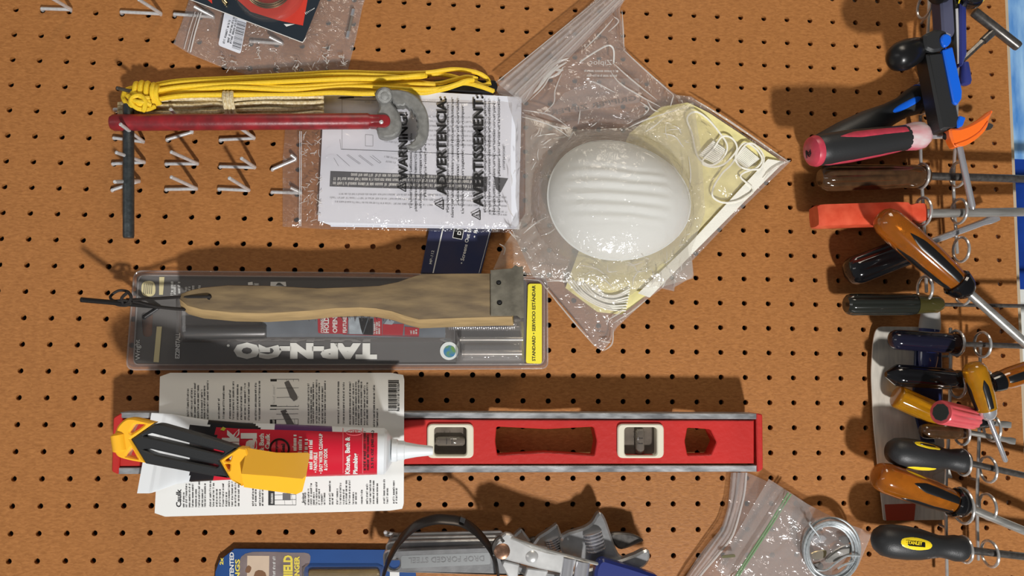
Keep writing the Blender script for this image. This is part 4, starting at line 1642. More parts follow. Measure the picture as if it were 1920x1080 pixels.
def tfn(x, y, lift=0.3):
    lo, hi = 0.0, 1.0
    for _ in range(24):
        f = (lo + hi) / 2
        T_, B_, d = tst(f)
        k = (y - B_.y) / (T_.y - B_.y)
        if B_.x + (T_.x - B_.x) * k < x:
            lo = f
        else:
            hi = f
    k = max(0.0, min(1.0, k))
    ph = math.asin(max(-1, min(1, 2 * k - 1)))
    wc = 46 + 21.5 * min(1, 0.04 + d / 21.5 * 0.96)
    return U(x, y, wc + (d + lift) * math.cos(ph) + 0.1)


mb = MB()
NS, NP = 140, 56
rows = []
for i in range(NS + 1):
    rows.append([tpt(i / NS, 2 * PI * k / NP) for k in range(NP)])
vs = [[mb.v(q[0]) for q in r] for r in rows]
for i in range(NS):
    for k in range(NP):
        q = (k + 1) % NP
        px = (rows[i][k][1] + rows[i + 1][q][1]) / 2
        ph = 2 * PI * (k + 0.5) / NP
        sn, cs = math.sin(ph), math.cos(ph)
        m_ = 0
        if px.x > 356 + (px.y - 840) * 0.0 and px.x < 707:
            up_ = cs > 0 and sn > 0.80
            if up_:
                m_ = 1 if 392 < px.x < 488 - (sn - 0.8) * 60 else (3 if 512 < px.x < 620 else 0)
            elif cs > -0.3:
                m_ = 1 if px.x < 404 + (840 - px.y) * 0.05 else 2
        mb.mi = m_
        mb.f((vs[i][k], vs[i][q], vs[i + 1][q], vs[i + 1][k]))
mb.mi = 0
mb.f([v for v in vs[0]])
mb.f([v for v in vs[-1]])
obj('tube_body', mb, [WHITEP, mat('label_black', (30, 28, 30), 0.3), mat('label_red', (200, 32, 52), 0.28), mat('label_purple', (84, 40, 96), 0.3)], tb)
mb = MB()
A, B = U(735, 844.5, 67), U(812, 845, 67)
sc_ = S(770, 845, 67)
mb.lathe(A, B, [(0, 21.5 * sc_), (0.12, 21 * sc_), (0.15, 18.5 * sc_), (0.3, 18 * sc_), (0.32, 16 * sc_), (0.6, 12 * sc_), (0.95, 9 * sc_), (1, 7.5 * sc_)], 28)
obj('nozzle', mb, WHITEP, tb)
mb = MB()
mb.text('Kwik', (449, 892), (449, 804), 33, 0, bold=0.05, fn=tfn)
mb.text('Seal', (482, 900), (482, 812), 31, 0, bold=0.05, fn=tfn)
mb.text('Kitchen & Bath', (495, 890), (495, 813), 9, 0, bold=0.03, fn=tfn)
mb.text('Adhesive Caulk', (506, 890), (506, 813), 9, 0, bold=0.03, fn=tfn)
for x, y0, y1 in ((556, 858, 814), (566, 852, 815), (577, 858, 820), (586, 880, 822)):
    mb.scrib((x, y0), (x, y1), 5.5, 0, fn=tfn, dens=1.5)
mb.text('\u2022 PAINTABLE', (595, 886), (595, 848), 7, 0, bold=0.03, fn=tfn)
mb.text('\u2022 EASY WATER CLEAN-UP', (605, 888), (605, 813), 7, 0, bold=0.03, fn=tfn)
mb.text('& LOW ODOR', (614, 882), (614, 841), 7, 0, bold=0.03, fn=tfn)
mb.text('Kitchen, Bath &', (658, 889), (658, 819), 11, 0, bold=0.04, fn=tfn)
mb.text('Plumbing', (673, 889), (673, 850), 11, 0, bold=0.04, fn=tfn)
obj('label_lettering', mb, WHITEPRINT, tb, fix=False)
mb = MB()
for x in (643, 680):
    mb.tube([tfn(x, yy, 0.25) for yy in range(803, 890, 4)], 0.35, 4)
mb.tube([tfn(664 + 15 * math.cos(a * PI / 12), 811 + 5 * math.sin(a * PI / 12), 0.3) for a in range(24)], 0.3, 4, closed=True)
mb.text('DAP', (656, 812), (672, 812), 6, 0, bold=0.03, fn=tfn)
obj('label_rule', mb, mat('label_pink', (226, 120, 128), 0.4), tb, fix=False)
mb = MB()
for r in (18.5, 16.5):
    mb.tube([tfn(524 + r * math.cos(a * PI / 16), 841 + r * math.sin(a * PI / 16), 0.35) for a in range(32)], 0.5 if r > 17 else 0.3, 4, closed=True)
mb.text('Waterproof', (522, 858), (522, 825), 7, 0, bold=0.03, fn=tfn)
mb.text('Seal', (534, 850), (534, 832), 7, 0, bold=0.03, fn=tfn)
mb.text('5.5 FL OZ (162 mL)', (702, 878), (702, 807), 6.5, 0, bold=0.03, fn=tfn)
mb.scrib((686, 882), (686, 806), 4, 0, fn=tfn)
mb.scrib((692, 882), (692, 812), 4, 0, fn=tfn)
obj('label_fine_print', mb, PRINT, tb, fix=False)
mb = MB()
a = [tfn(x, y, 0.4) for x, y in ((418, 800), (424, 803), (420, 808), (413, 806))]
mb.f([mb.v(q) for q in a])
mb.tube([tfn(341, y, 0.3) for y in (880, 872, 866)], 0.4, 4)
obj('label_accent', mb, mat('label_yellow', (200, 190, 60), 0.4), tb, fix=False)

# ------------------------------------------------------------------ caulk finishing tool
tl = thing('caulk_tool', 'yellow and black caulk finishing tool lying over the red caulk tube', 'tool', U(400, 850, 92))
YT = mat('yellow_tool', (252, 186, 44), 0.38, sss=0.1)
mb = MB()
body = rnd(c4t((235, 272), (432, 146), (475, 148), (800, 240), (1095, 336), (942, 440), (1022, 582), (880, 565), (640, 520), (352, 466)), [2, 4, 4, 2, 2, 1, 2, 2, 2, 2])
sl1 = rnd(c4t((325, 245), (400, 222), (700, 300), (985, 372), (960, 392), (700, 330), (470, 275)), 3)
sl2 = rnd(c4t((325, 352), (395, 350), (680, 415), (940, 480), (925, 495), (690, 450), (420, 392)), 3)
mb.plate(body, 106, 94, 1.2, holes=[sl1, sl2])
obj('grip', mb, RUBBER, tl)
mb = MB()
capo = catmull(c4t((92, 262), (130, 165), (196, 106), (260, 102)), 5, False) + [Vector(p) for p in c4t((420, 140), (232, 272), (352, 462))] + catmull(c4t((250, 445), (130, 410), (96, 335), (92, 262)), 5, False)[:-1]
h1 = rnd(c4t((262, 150), (345, 152), (300, 188), (238, 228), (225, 215)), 3)
h2 = rnd(c4t((238, 335), (290, 432), (195, 410), (205, 385)), 3)
mb.plate(capo, 106, 94, 1.5, holes=[h1, h2])
ec = obj('end_cap', mb, YT, tl)
mb = MB()
mb.lathe(U(221, 812, 104), U(226, 848, 104), [(0, 3), (0.1, 6), (0.9, 6), (1, 3)], 16)
obj('cap_roll', mb, YT, ec)
mb = MB()
hp = c4t((944, 440), (1098, 335), (1160, 345), (1180, 420), (1150, 520), (1125, 650), (1035, 598))
mb.plate(rnd(hp, 2), 106, 92, 1.2, holes=[rnd(c4t((985, 440), (1045, 400), (1030, 445), (1000, 452)), 2), rnd(c4t((985, 468), (1030, 470), (1025, 520), (1010, 515)), 2)])
sk = obj('scraper_socket', mb, YT, tl)
mb = MB()
Pq = lambda x, y, w: mb.v(U(190 + x / 4.267, 760 + y / 4.267, w))
a1, a2, a3 = Pq(1165, 340, 102), Pq(1400, 378, 102), Pq(1655, 378, 100)
b1_, b2_, b3_ = Pq(1120, 548, 115), Pq(1400, 568, 115), Pq(1610, 588, 115)
n1_ = Pq(1500, 382, 103)
tip = Pq(1668, 395, 101)
c1_, c2_, c3_ = Pq(1140, 655, 102), Pq(1400, 690, 102), Pq(1560, 712, 100)
t2 = Pq(1608, 690, 102)
t3 = Pq(1640, 560, 114)
for q in ((a1, a2, b2_, b1_), (a2, n1_, b3_, b2_), (n1_, a3, tip, t3, b3_), (b1_, b2_, c2_, c1_), (b2_, b3_, c3_, c2_), (b3_, t3, t2, c3_)):
    mb.f(q, False)
base = [Pq(x, y, 90) for x, y in ((1165, 340), (1400, 378), (1655, 378), (1668, 395), (1640, 560), (1608, 690), (1560, 712), (1400, 690), (1140, 655), (1120, 548))]
front = [a1, a2, a3, tip, t3, t2, c3_, c2_, c1_, b1_]
mb.f((a2, n1_, a3), False)
for i in range(10):
    mb.f((front[i], front[(i + 1) % 10], base[(i + 1) % 10], base[i]), False)
mb.f(base, False)
obj('scraper_head', mb, YT, tl, sharp=15)

# ------------------------------------------------------------------ blue hanger package at the bottom
cb = crop(400, 1010, 5.333)
bpk = thing('hanger_package', 'blue cut-corner package marked PATENTED with a gold blister, below the white card', 'package', U(580, 1060, 1))
BLUEC = mat('blue_card', (38, 78, 140), 0.35, coat=0.15, var=0.2, vs=15)
mb = MB()
mb.plate(cb((0, 700), (20, 330), (60, 220), (210, 100), (1690, 110), (2000, 110), (2060, 700)), 6, 4.8, 0.2)
obj('backing_card', mb, BLUEC, bpk)
mb = MB()
mb.poly(catmull(cb((300, 700), (250, 300), (320, 150), (560, 132), (780, 140), (955, 150), (960, 250), (900, 330), (860, 700)), 3), 6.15)
obj('scene_print', mb, mat('dusk_print', (132, 118, 116), 0.4, var=0.3, vs=60), bpk, fix=False)
mb = MB()
mb.poly(cb((340, 170), (560, 172), (550, 700), (330, 700)), 6.3)
obj('photo_panel', mb, mat('tan_panel', (206, 184, 160), 0.45, var=0.1, vs=60), bpk, fix=False)
for s_, x, y0, y1, h, bo in (('2x', 100, 262, 190, 7, 0.04), ('HANGS', 265, 560, 205, 9, 0.03), ('SHIELD', 795, 470, 165, 18, 0.05), ('HANGER', 862, 470, 175, 10, 0.04)):
    mb = MB()
    mb.text(s_, *cb((x, y0), (x, y1)), h, 6.4, bold=bo)
    obj('yellow_lettering', mb, mat('yellow_ink', (226, 206, 84), 0.4), bpk, fix=False)
mb = MB()
mb.text('PATENTED', *cb((205, 460), (205, 135)), 8, 6.3, bold=0.03)
mb.scrib(*cb((620, 400), (620, 170)), 4, 6.3)
obj('white_lettering', mb, WHITEPRINT, bpk, fix=False)
mb = MB()
mb.poly(cb((1765, 700), (1765, 330), (1860, 330), (1860, 700)), 6.3)
obj('white_patch', mb, WHITEPRINT, bpk, fix=False)
mb = MB()
mb.poly(catmull(cb((345, 270), (380, 290), (360, 340), (320, 330)), 3), 6.45)
mb.poly(catmull(cb((420, 330), (520, 340), (530, 500), (400, 500)), 3), 6.45)
obj('picture_detail', mb, mat('brown_print', (120, 84, 56), 0.5), bpk, fix=False)
mb = MB()
dome(mb, 566, 1062, 722, 1150, 6.2, 16, 50, 30)
obj('blister', mb, film('gold_blister_film', 0.12, rough=0.06, bs=50, bump=0.3), bpk, fix=False)
mb = MB()
mb.plate(rnd([(578, 1068), (712, 1067), (714, 1130), (580, 1130)], 8), 9, 6.6, 1)
obj('hanger', mb, mat('brass_plate', (206, 180, 120), 0.25, 1.0, bump=0.6, bs=60), bpk)

# ------------------------------------------------------------------ adjustable wrenches on a ring
cw = crop(700, 940, 3.556)
cp = crop(900, 980, 5.647)
FORGE = mat('forged_chrome', (196, 196, 196), 0.22, 0.72, var=0.25, vs=80, bump=0.15, bs=120)
WG = 'adjustable wrenches hung together'


def aw(label, handle, head, jaw, wf, worm=None, hole=None, text=None):
    r_ = thing('adjustable_wrench', label, 'wrench', U(handle[0][0], handle[0][1], wf - 8), WG)
    mb = MB()
    mb.plate(rnd(handle, [14, 3, 3, 14]), wf, wf - 7, 1.4, holes=[hole] if hole else [])
    hd_ = obj('handle', mb, FORGE, r_)
    if text:
        mb = MB()
        mb.plate(rnd([(752, 1042), (918, 1036), (920, 1058), (752, 1066)], 4), wf + 0.15, wf - 0.5)
        obj('sunken_panel', mb, mat('panel_steel', (158, 160, 160), 0.35, 0.9), hd_)
        mb = MB()
        mb.text('DROP FORGED STEEL', (908, 1042), (766, 1046), 10.5, wf + 0.35, bold=0.01)
        obj('raised_lettering', mb, FORGE, hd_, fix=False)
    mb = MB()
    mb.plate(head, wf + 2.5, wf - 9, 2.0)
    hh = obj('fixed_jaw', mb, FORGE, r_)
    mb = MB()
    mb.plate(jaw, wf - 1, wf - 9, 1.6)
    obj('movable_jaw', mb, DARKSTEEL, r_)
    if worm:
        (a, b, rad) = worm
        A_, B_ = U(*a, wf + 2), U(*b, wf + 2)
        mb = MB()
        prof = []
        for k in range(25):
            prof.append((k / 24, rad * (1.0 if k % 4 in (1, 2) else 0.68)))
        mb.lathe(A_, B_, prof, 18)
        obj('worm_screw', mb, CHROME, r_)
    return r_


circ = lambda x, y, r, n=18: [(x + r * math.cos(-2 * PI * k / n), y + r * math.sin(-2 * PI * k / n)) for k in range(n)]
aw('front adjustable wrench lettered DROP FORGED STEEL, its handle hole showing by the hook',
   [(717, 1032), (940, 1024), (1000, 1080), (720, 1073)], catmull(cp((300, 430), (900, 540), (1540, 380), (1760, 288), (1800, 340), (1780, 430), (1690, 500), (1400, 640), (700, 660)), 3),
   rnd(cp((1380, 560), (1600, 440), (1640, 480), (1500, 640)), 3), 36, hole=circ(738.5, 1056, 11.5), text=True)
aw('adjustable wrench with the largest head and bright worm screw, pointing up past the pliers',
   [(722, 1016), (930, 1011), (960, 1040), (724, 1052)], catmull(cp((860, 300), (880, 140), (1100, 60), (1190, 0), (1240, -80), (1280, -105), (1330, -40), (1400, 160), (1470, 330), (1560, 400), (1480, 470), (1200, 420), (1000, 420)), 3),
   catmull(cp((1380, 130), (1480, 108), (1640, 130), (1735, 192), (1640, 240), (1500, 285), (1430, 240)), 3), 27, worm=(cp((1185, 95))[0], cp((1235, 300))[0], 9.5))
aw('second adjustable wrench, its smaller triangular jaw standing beside the big one',
   [(726, 1008), (930, 1004), (960, 1030), (728, 1040)], rnd(cp((520, 290), (620, 150), (720, 90), (822, 14), (860, 110), (900, 290), (840, 340), (620, 320)), 4),
   catmull(cp((880, 200), (960, 160), (1060, 150), (1150, 230), (1140, 280), (1040, 320), (920, 300)), 3), 19, worm=(cp((755, 160))[0], cp((800, 300))[0], 7))
aw('smallest adjustable wrench, rearmost of the bundle with only its jaw tip showing',
   [(730, 1001), (940, 996), (960, 1020), (732, 1028)], rnd(cp((330, 170), (380, 120), (440, 68), (490, 130), (540, 200), (500, 260), (360, 240)), 3),
   catmull(cp((520, 190), (600, 160), (720, 200), (720, 260), (600, 270)), 3), 12)

lk = thing('locking_pliers', 'silver locking pliers with a dark blue handle over the adjustable wrenches', 'pliers', U(1020, 1050, 38))
PLATE = mat('zinc_plate', (220, 220, 218), 0.3, 0.5, var=0.25, vs=60)
mb = MB()
mb.plate(rnd(cp((225, 150), (270, 114), (330, 122), (420, 195), (560, 262), (720, 312), (850, 332), (1005, 372), (1020, 410), (968, 562), (800, 524), (640, 492), (450, 442), (250, 388), (155, 330), (150, 250)), 3), 50, 41, 1.4)
sp = obj('side_plate', mb, PLATE, lk)
mb = MB()
mb.lathe(U(941, 1033, 49.5), U(941, 1033, 52.5), [(0, 7.6), (0.5, 7.4), (0.8, 6), (1, 4)], 24)
obj('pivot_rivet', mb, mat('rusty_rivet', (176, 136, 112), 0.4, 0.8, var=0.4, vs=300), sp)
mb = MB()
mb.lathe(U(996.5, 1042, 49.6), U(996.5, 1042, 52), [(0, 6.4), (0.5, 5.2), (0.85, 3), (1, 1)], 24)
obj('pressed_boss', mb, PLATE, sp)
mb = MB()
mb.tube(catmull([U(x, y, 48) for x, y in cp((165, 330), (150, 260), (175, 195), (215, 165), (250, 200))], 4, False), 2.6, 8)
obj('pivot_spring', mb, DARKSTEEL, lk)
mb = MB()
mb.lathe(U(1066, 1046, 47), U(1058, 1100, 47), [(0, 6.2), (1, 6.2)], 20)
mb.lathe(U(1093, 1052, 46), U(1086, 1100, 46), [(0, 7), (1, 7)], 20)
obj('linkage_pin', mb, CHROME, lk)
mb = MB()
mb.plate(rnd(cp((230, 450), (250, 405), (420, 445), (395, 620), (310, 600)), 3), 46, 38, 1)
mb.plate(rnd(cp((500, 482), (725, 512), (680, 640), (450, 640)), 3), 46, 38, 1)
obj('lower_jaw', mb, PLATE, lk)
mb = MB()
mb.tube([U(x, y, 49) for x, y in cp((330, 160), (700, 290), (860, 335), (1100, 400), (1255, 440))], 1.6, 7)
obj('edge_flange', mb, STEEL, lk)
mb = MB()
mb.plate(rnd(cp((1262, 408), (1310, 384), (1600, 470), (1890, 566), (1990, 760), (1200, 760), (1222, 490)), 8), 52, 40, 2.5)
obj('handle', mb, mat('blue_handle', (30, 44, 112), 0.3, coat=0.3), lk)

bd = thing('wire_band', 'black spring band looped around the adjustable wrenches', 'band', U(830, 1020, 30))
mb = MB()
pts = [U(x, y, 44) for x, y in cw((55, 560), (75, 470), (110, 375), (180, 260), (280, 165), (400, 122), (500, 122), (590, 138), (680, 195), (760, 285), (800, 360), (825, 440), (840, 560))]
mb.tube(catmull(pts, 6, False), 1.3, 12, flat=5.0, nrm=(0, -0.6, 0.8))
obj('strap', mb, mat('band_black', (58, 54, 52), 0.3, 0.6), bd)
mb = MB()
mb.box(U(867, 973, 44), (2.2, -1.0, 0), (0.6, 2.2, 0), (0, 0, 6))
obj('clip', mb, BLACKMETAL, bd)

# ------------------------------------------------------------------ bottom zip bags with wire coil
c10 = crop(1260, 880, 4.571)
zbag = thing('zip_bag', 'clear zip bag under the spirit level end, holding the smaller bag and wire coil', 'plastic bag', U(1420, 1010, 1))
fn = coons([(1270, 1110), (1400, 1150), (1560, 1150)], c10((505, 28), (640, 28), (700, 50), (1000, 190), (1150, 288)),
           [(1270, 1110), (1286, 1080), (1310, 1042), (1330, 1016), (1354, 989), (1365, 952), (1370.5, 886)], [(1560, 1150), (1560, 1040), (1511.6, 943)])
mb = MB()
sheet(mb, fn, 60, 60, lambda s, t, p: 3 + (8 + wrink(p, 0.035, 4)) * min(1, 7 * min(s, 1 - s, t, 1 - t)), back=1.2)
obj('pouch', mb, film('low_bag_film', 0.16, bs=40, bump=0.8, vor=20), zbag)
L1 = [(1399, 886), (1396, 920), (1389, 952), (1374, 1002), (1352, 1033), (1312, 1080), (1290, 1110)]
L2 = [(1371, 886), (1368, 920), (1364, 952), (1352, 990), (1330, 1020), (1290, 1078), (1272, 1110)]
mb = MB()


def zf2(s, t):
    a, b = resample(L2, 21)[round(t * 20)], resample(L1, 21)[round(t * 20)]
    p = a.lerp(b, s)
    return U(p.x, p.y, 8 + 2 * abs(math.sin(s * PI * 3)) + 3 * math.sin(s * PI))


mb.grid(24, 20, zf2, flip=True)
obj('zip_strip', mb, ZIPF, zbag, fix=False)
mb = MB()
mb.tube(catmull([U(x, y, 11) for x, y in L1], 4, False), 1.3, 8)
obj('zip_ridge', mb, mat('milky_plastic', (214, 206, 200), 0.25), zbag)
sb = thing('small_zip_bag', 'small crinkled zip bag with a green seal line beside the wire coil', 'plastic bag', U(1480, 1010, 12))
fn = coons([(1340, 1070), (1420, 1120), (1560, 1130)], c10((830, 82), (1000, 190), (1150, 290), (1300, 370), (1540, 480), (1718, 538)),
           c10((380, 860), (430, 760), (640, 400), (830, 82)), [(1560, 1130), (1610, 1060), (1636, 998)])
mb = MB()
sheet(mb, fn, 90, 70, lambda s, t, p: 12 + (5 + wrink(p, 0.06, 4.5)) * min(1, 7 * min(s, 1 - s, t, 1 - t)), back=11)
obj('pouch', mb, film('small_bag_film', 0.2, bs=70, bump=0.8, vor=40, dist=0.0025), sb)
mb = MB()
for dx in (0, 5):
    mb.tube([U(1478 + dx, 924 + dx * 0.5, 17), U(1437 + dx, 992, 18), U(1397 + dx, 1053, 18), U(1372 + dx, 1092, 17)], 0.9, 6)
obj('green_seal', mb, mat('green_seal', (120, 150, 112), 0.35), sb)
mb = MB()
a, b = c10((430, 745), (530, 742))
mb.plate(rnd(c10((430, 740), (540, 728), (545, 752), (432, 762)), 2), 20, 18.5)
obj('staple', mb, mat('olive_metal', (132, 128, 96), 0.3, 0.8), sb)
wc_ = thing('wire_coil', 'coil of silver wire in the zip bag beside the oval-labelled screwdriver', 'wire', U(1556, 1030, 14))
GALV = mat('galvanised_wire', (206, 212, 214), 0.28, 0.5, var=0.3, vs=300)
Cc = U(1557, 1031, 20)
k_ = S(1557, 1031, 20)
for i in range(7):
    mb = MB()
    r = (44 + 1.9 * i) * k_ + random.uniform(-0.6, 0.6)
    ox, oy = random.uniform(-1, 1), random.uniform(-1, 1)
    ez = 21 + random.uniform(-2.4, 3)
    mb.tube([Vector((Cc.x + ox + r * math.cos(2 * PI * q / 64), Cc.y + oy + r * 1.04 * math.sin(2 * PI * q / 64), ez + 0.8 * math.sin(4 * PI * q / 64 + i))) for q in range(64)], 1.25, 7, closed=True)
    obj('wire_turn', mb, GALV, wc_)
mb = MB()
mb.tube(catmull([U(x, y, 25) for x, y in c10((1610, 740), (1500, 742), (1420, 790), (1320, 862), (1240, 860))], 5, False), 1.0, 7)
mb.tube(catmull([U(x, y, 24) for x, y in c10((1560, 790), (1470, 820), (1420, 850))], 5, False), 1.0, 7)
mb.tube(catmull([U(x, y, 25) for x, y in c10((1190, 450), (1180, 470), (1250, 560), (1270, 600))], 5, False), 1.0, 7)
obj('wire_end', mb, GALV, wc_)
for nm, L_, m_, lab in (
        ('bracket', ((1190, 720), (1290, 690), (1330, 700), (1310, 760), (1220, 780)), mat('brass_bright', (196, 178, 134), 0.2, 1.0), 'small brassy bracket inside the ring of the wire coil'),
        ('metal_plate', ((1330, 760), (1400, 690), (1520, 640), (1560, 700), (1420, 790), (1330, 800)), STEEL, 'bright bent steel plate inside the ring of the wire coil'),
        ('metal_clip', ((1190, 580), (1280, 560), (1330, 600), (1240, 640)), CHROME, 'shiny small clip near the coil rim towards the green seal'),
        ('metal_tab', ((1440, 590), (1500, 570), (1540, 620), (1470, 640)), DARKSTEEL, 'dark small metal tab behind the wire coil'),
        ('washer', ((1220, 820), (1280, 800), (1300, 850), (1230, 870)), DARKSTEEL, 'dark washer low inside the ring of the wire coil')):
    mb = MB()
    mb.plate(catmull(c10(*L_), 3), 17.5, 14.5, 0.8)
    obj(nm, mb, m_, label=lab, cat='hardware', group='small metal parts in the bag')

# ------------------------------------------------------------------ wire tool racks
RODM = mat('rack_wire', (220, 218, 214), 0.2, 0.6, var=0.2, vs=150)


def ring(mb, px, py, w=42, r=12.5, rad=1.45):
    """a horizontal wire ring centred on the tool's axis"""
    c = U(px, py, w)
    mb.tube([c + Vector((0.25 * math.sin(2 * PI * k / 28) * 2, r * math.cos(2 * PI * k / 28), r * math.sin(2 * PI * k / 28))) for k in range(28)], rad, 8, closed=True)


def rack(name, label, bars, rings, legs, at_):
    t = thing(name, label, 'tool rack', at_)
    for pts in bars:
        mb = MB()
        mb.tube(catmull([U(*p) for p in pts], 5, False), 1.7, 8)
        obj('rail', mb, RODM, t)
    for rg in rings:
        mb = MB()
        ring(mb, *rg)
        obj('ring', mb, RODM, t)
    for a, w in legs:
        mb = MB()
        p = U(*a, w)
        mb.tube([p, Vector((p.x + 1, p.y, 8)), Vector((p.x + 4, p.y, 0.5))], 1.5, 8, dome=False)
        obj('mounting_leg', mb, RODM, t)
    return t


rack('wire_tool_rack', 'chrome wire tool rack that carries the blue-gripped, pink and orange screwdrivers',
     [[(1741, -30, 19), (1741, 30, 19), (1736, 110, 19), (1726, 190, 19), (1726, 283, 19), (1729, 354, 19), (1733, 430, 19), (1737, 548, 19)],
      [(1796, -30, 19), (1794, 200, 19), (1788, 330, 19), (1790, 400, 19), (1795, 475, 19)]],
     [(1733, 12, 30, 12), (1790, 28, 30, 12), (1738, 112, 30), (1790, 85, 30), (1731, 182, 28, 17.5), (1728, 330, 31), (1796, 327, 31), (1730, 397, 32, 14.5), (1798, 396, 31), (1735, 467, 31), (1802, 468, 31), (1734, 541, 31), (1806, 548, 31)],
     [((1740, 30), 19), ((1727, 240), 19), ((1731, 420), 19), ((1792, 250), 19), ((1738, 135), 19)], U(1730, 250, 2))
rack('wire_tool_rack', 'chrome wire tool rack that carries the amber and oval-labelled screwdrivers',
     [[(1782, 615, 19), (1782, 700, 19), (1778, 830, 19), (1774, 900, 19), (1774, 1000, 19), (1776, 1100, 19)],
      [(1838, 640, 19), (1836, 800, 19), (1832, 950, 19), (1834, 1050, 19)]],
     [(1793, 643, 31), (1842, 646, 31), (1795, 722, 31), (1846, 716, 31), (1803, 810, 31), (1860, 803, 31), (1805, 867, 33), (1853, 880, 31), (1805, 948, 36, 17), (1852, 950, 31), (1808, 1030, 33), (1856, 1038, 31)],
     [((1780, 668), 19), ((1775, 990), 19), ((1834, 900), 19), ((1776, 845), 19)], U(1785, 850, 2))

# ------------------------------------------------------------------ taping knife
tk = thing('taping_knife', 'broad steel taping knife with a navy handle and red sticker behind the dark screwdrivers', 'knife', U(1700, 800, 3))
mb = MB()
mb.plate(rnd([(1643, 612), (1740, 613), (1766, 640), (1770, 830), (1773, 975), (1657, 976), (1650, 912), (1638, 800), (1633, 700), (1637, 640)], [14, 4, 4, 3, 3, 3, 20, 20, 20, 10]), 7, 5.6, 0.3)
obj('blade', mb, mat('brushed_steel', (224, 216, 202), 0.36, 0.25, var=0.2, vs=40, stretch=(1, 1, 6)), tk)
mb = MB()
mb.plate(rnd([(1718, 640), (1766, 640), (1768, 830), (1730, 830), (1712, 760)], 6), 9.5, 7.1, 0.8)
obj('spine', mb, mat('navy_plastic', (36, 44, 84), 0.3), tk)
HA, HB = U(1746, 571, 13), U(1738, 700, 13)
hp_ = [(0, 2), (0.03, 6), (0.1, 9.2), (0.25, 10.8), (0.5, 11.4), (0.8, 10.5), (1, 8)]
mb = MB()
mb.lathe(HA, HB, hp_, 28, sq=(0.55, 1))
hh = obj('handle', mb, mat('navy_handle', (42, 52, 112), 0.18, coat=0.6), tk)
mb = MB()
mb.lathe(HA, HB, [(0, 2.3), (0.03, 6.4), (0.1, 9.6), (0.25, 11.1), (0.36, 11.5), (0.36, 9)], 28, sq=(0.57, 1.02))
obj('pale_cap', mb, mat('pale_grey_cap', (186, 184, 180), 0.35), hh)
mb = MB()
mb.plate(rnd([(1659, 946), (1717, 944), (1714, 976), (1662, 976)], 1), 7.5, 7.05)
obj('red_sticker', mb, mat('rust_red_print', (176, 66, 38), 0.5), tk)
mb = MB()
mb.plate(rnd([(1752, 823), (1770, 823), (1771, 838), (1755, 838)], 1), 10.2, 9.6)
obj('edge_glint', mb, mat('edge_glint', (210, 206, 198), 0.5), tk)  # pale plate painting a white glint on the knife's edge
mb = MB()
mb.plate(rnd([(1750, 892), (1780, 878), (1786, 896), (1752, 898)], 1), 8.4, 7.1)
obj('edge_glint', mb, mat('edge_glint', (210, 206, 198), 0.5), tk)  # second painted glint, lower along the same edge

# ------------------------------------------------------------------ screwdrivers
AMBER = mat('amber_plastic', (200, 116, 30), 0.1, trans=0.55, coat=0.6, var=0.25, vs=60)
YAMBER = mat('yellow_amber_plastic', (214, 150, 24), 0.12, trans=0.5, coat=0.6, var=0.2, vs=80)
BROWNCL = mat('brown_clear_plastic', (104, 74, 48), 0.12, trans=0.45, coat=0.6, var=0.4, vs=120, bump=0.4, bs=220)
ORANGE = mat('worn_orange_plastic', (228, 100, 70), 0.3, var=0.3, vs=70, col2=(206, 74, 48), coat=0.3)
GLOSSBLK = mat('gloss_black', (16, 16, 18), 0.12, coat=0.5)
DRIVERS = 'screwdrivers in the wire racks'
RNDP = [(0, 0.12), (0.012, 0.45), (0.04, 0.74), (0.09, 0.93), (0.15, 1), (0.8, 1), (0.92, 0.94), (1, 0.8)]
FLATP = [(0, 0.72), (0.01, 0.86), (0.04, 0.96), (0.08, 1), (0.9, 1), (0.97, 0.95), (1, 0.85)]
ERGOP = [(0, 0.1), (0.01, 0.36), (0.04, 0.66), (0.1, 0.9), (0.2, 1.0), (0.35, 1.0), (0.5, 0.92), (0.62, 0.76), (0.7, 0.66), (0.78, 0.68), (0.87, 0.78), (0.94, 0.76), (0.98, 0.62), (1, 0.4)]


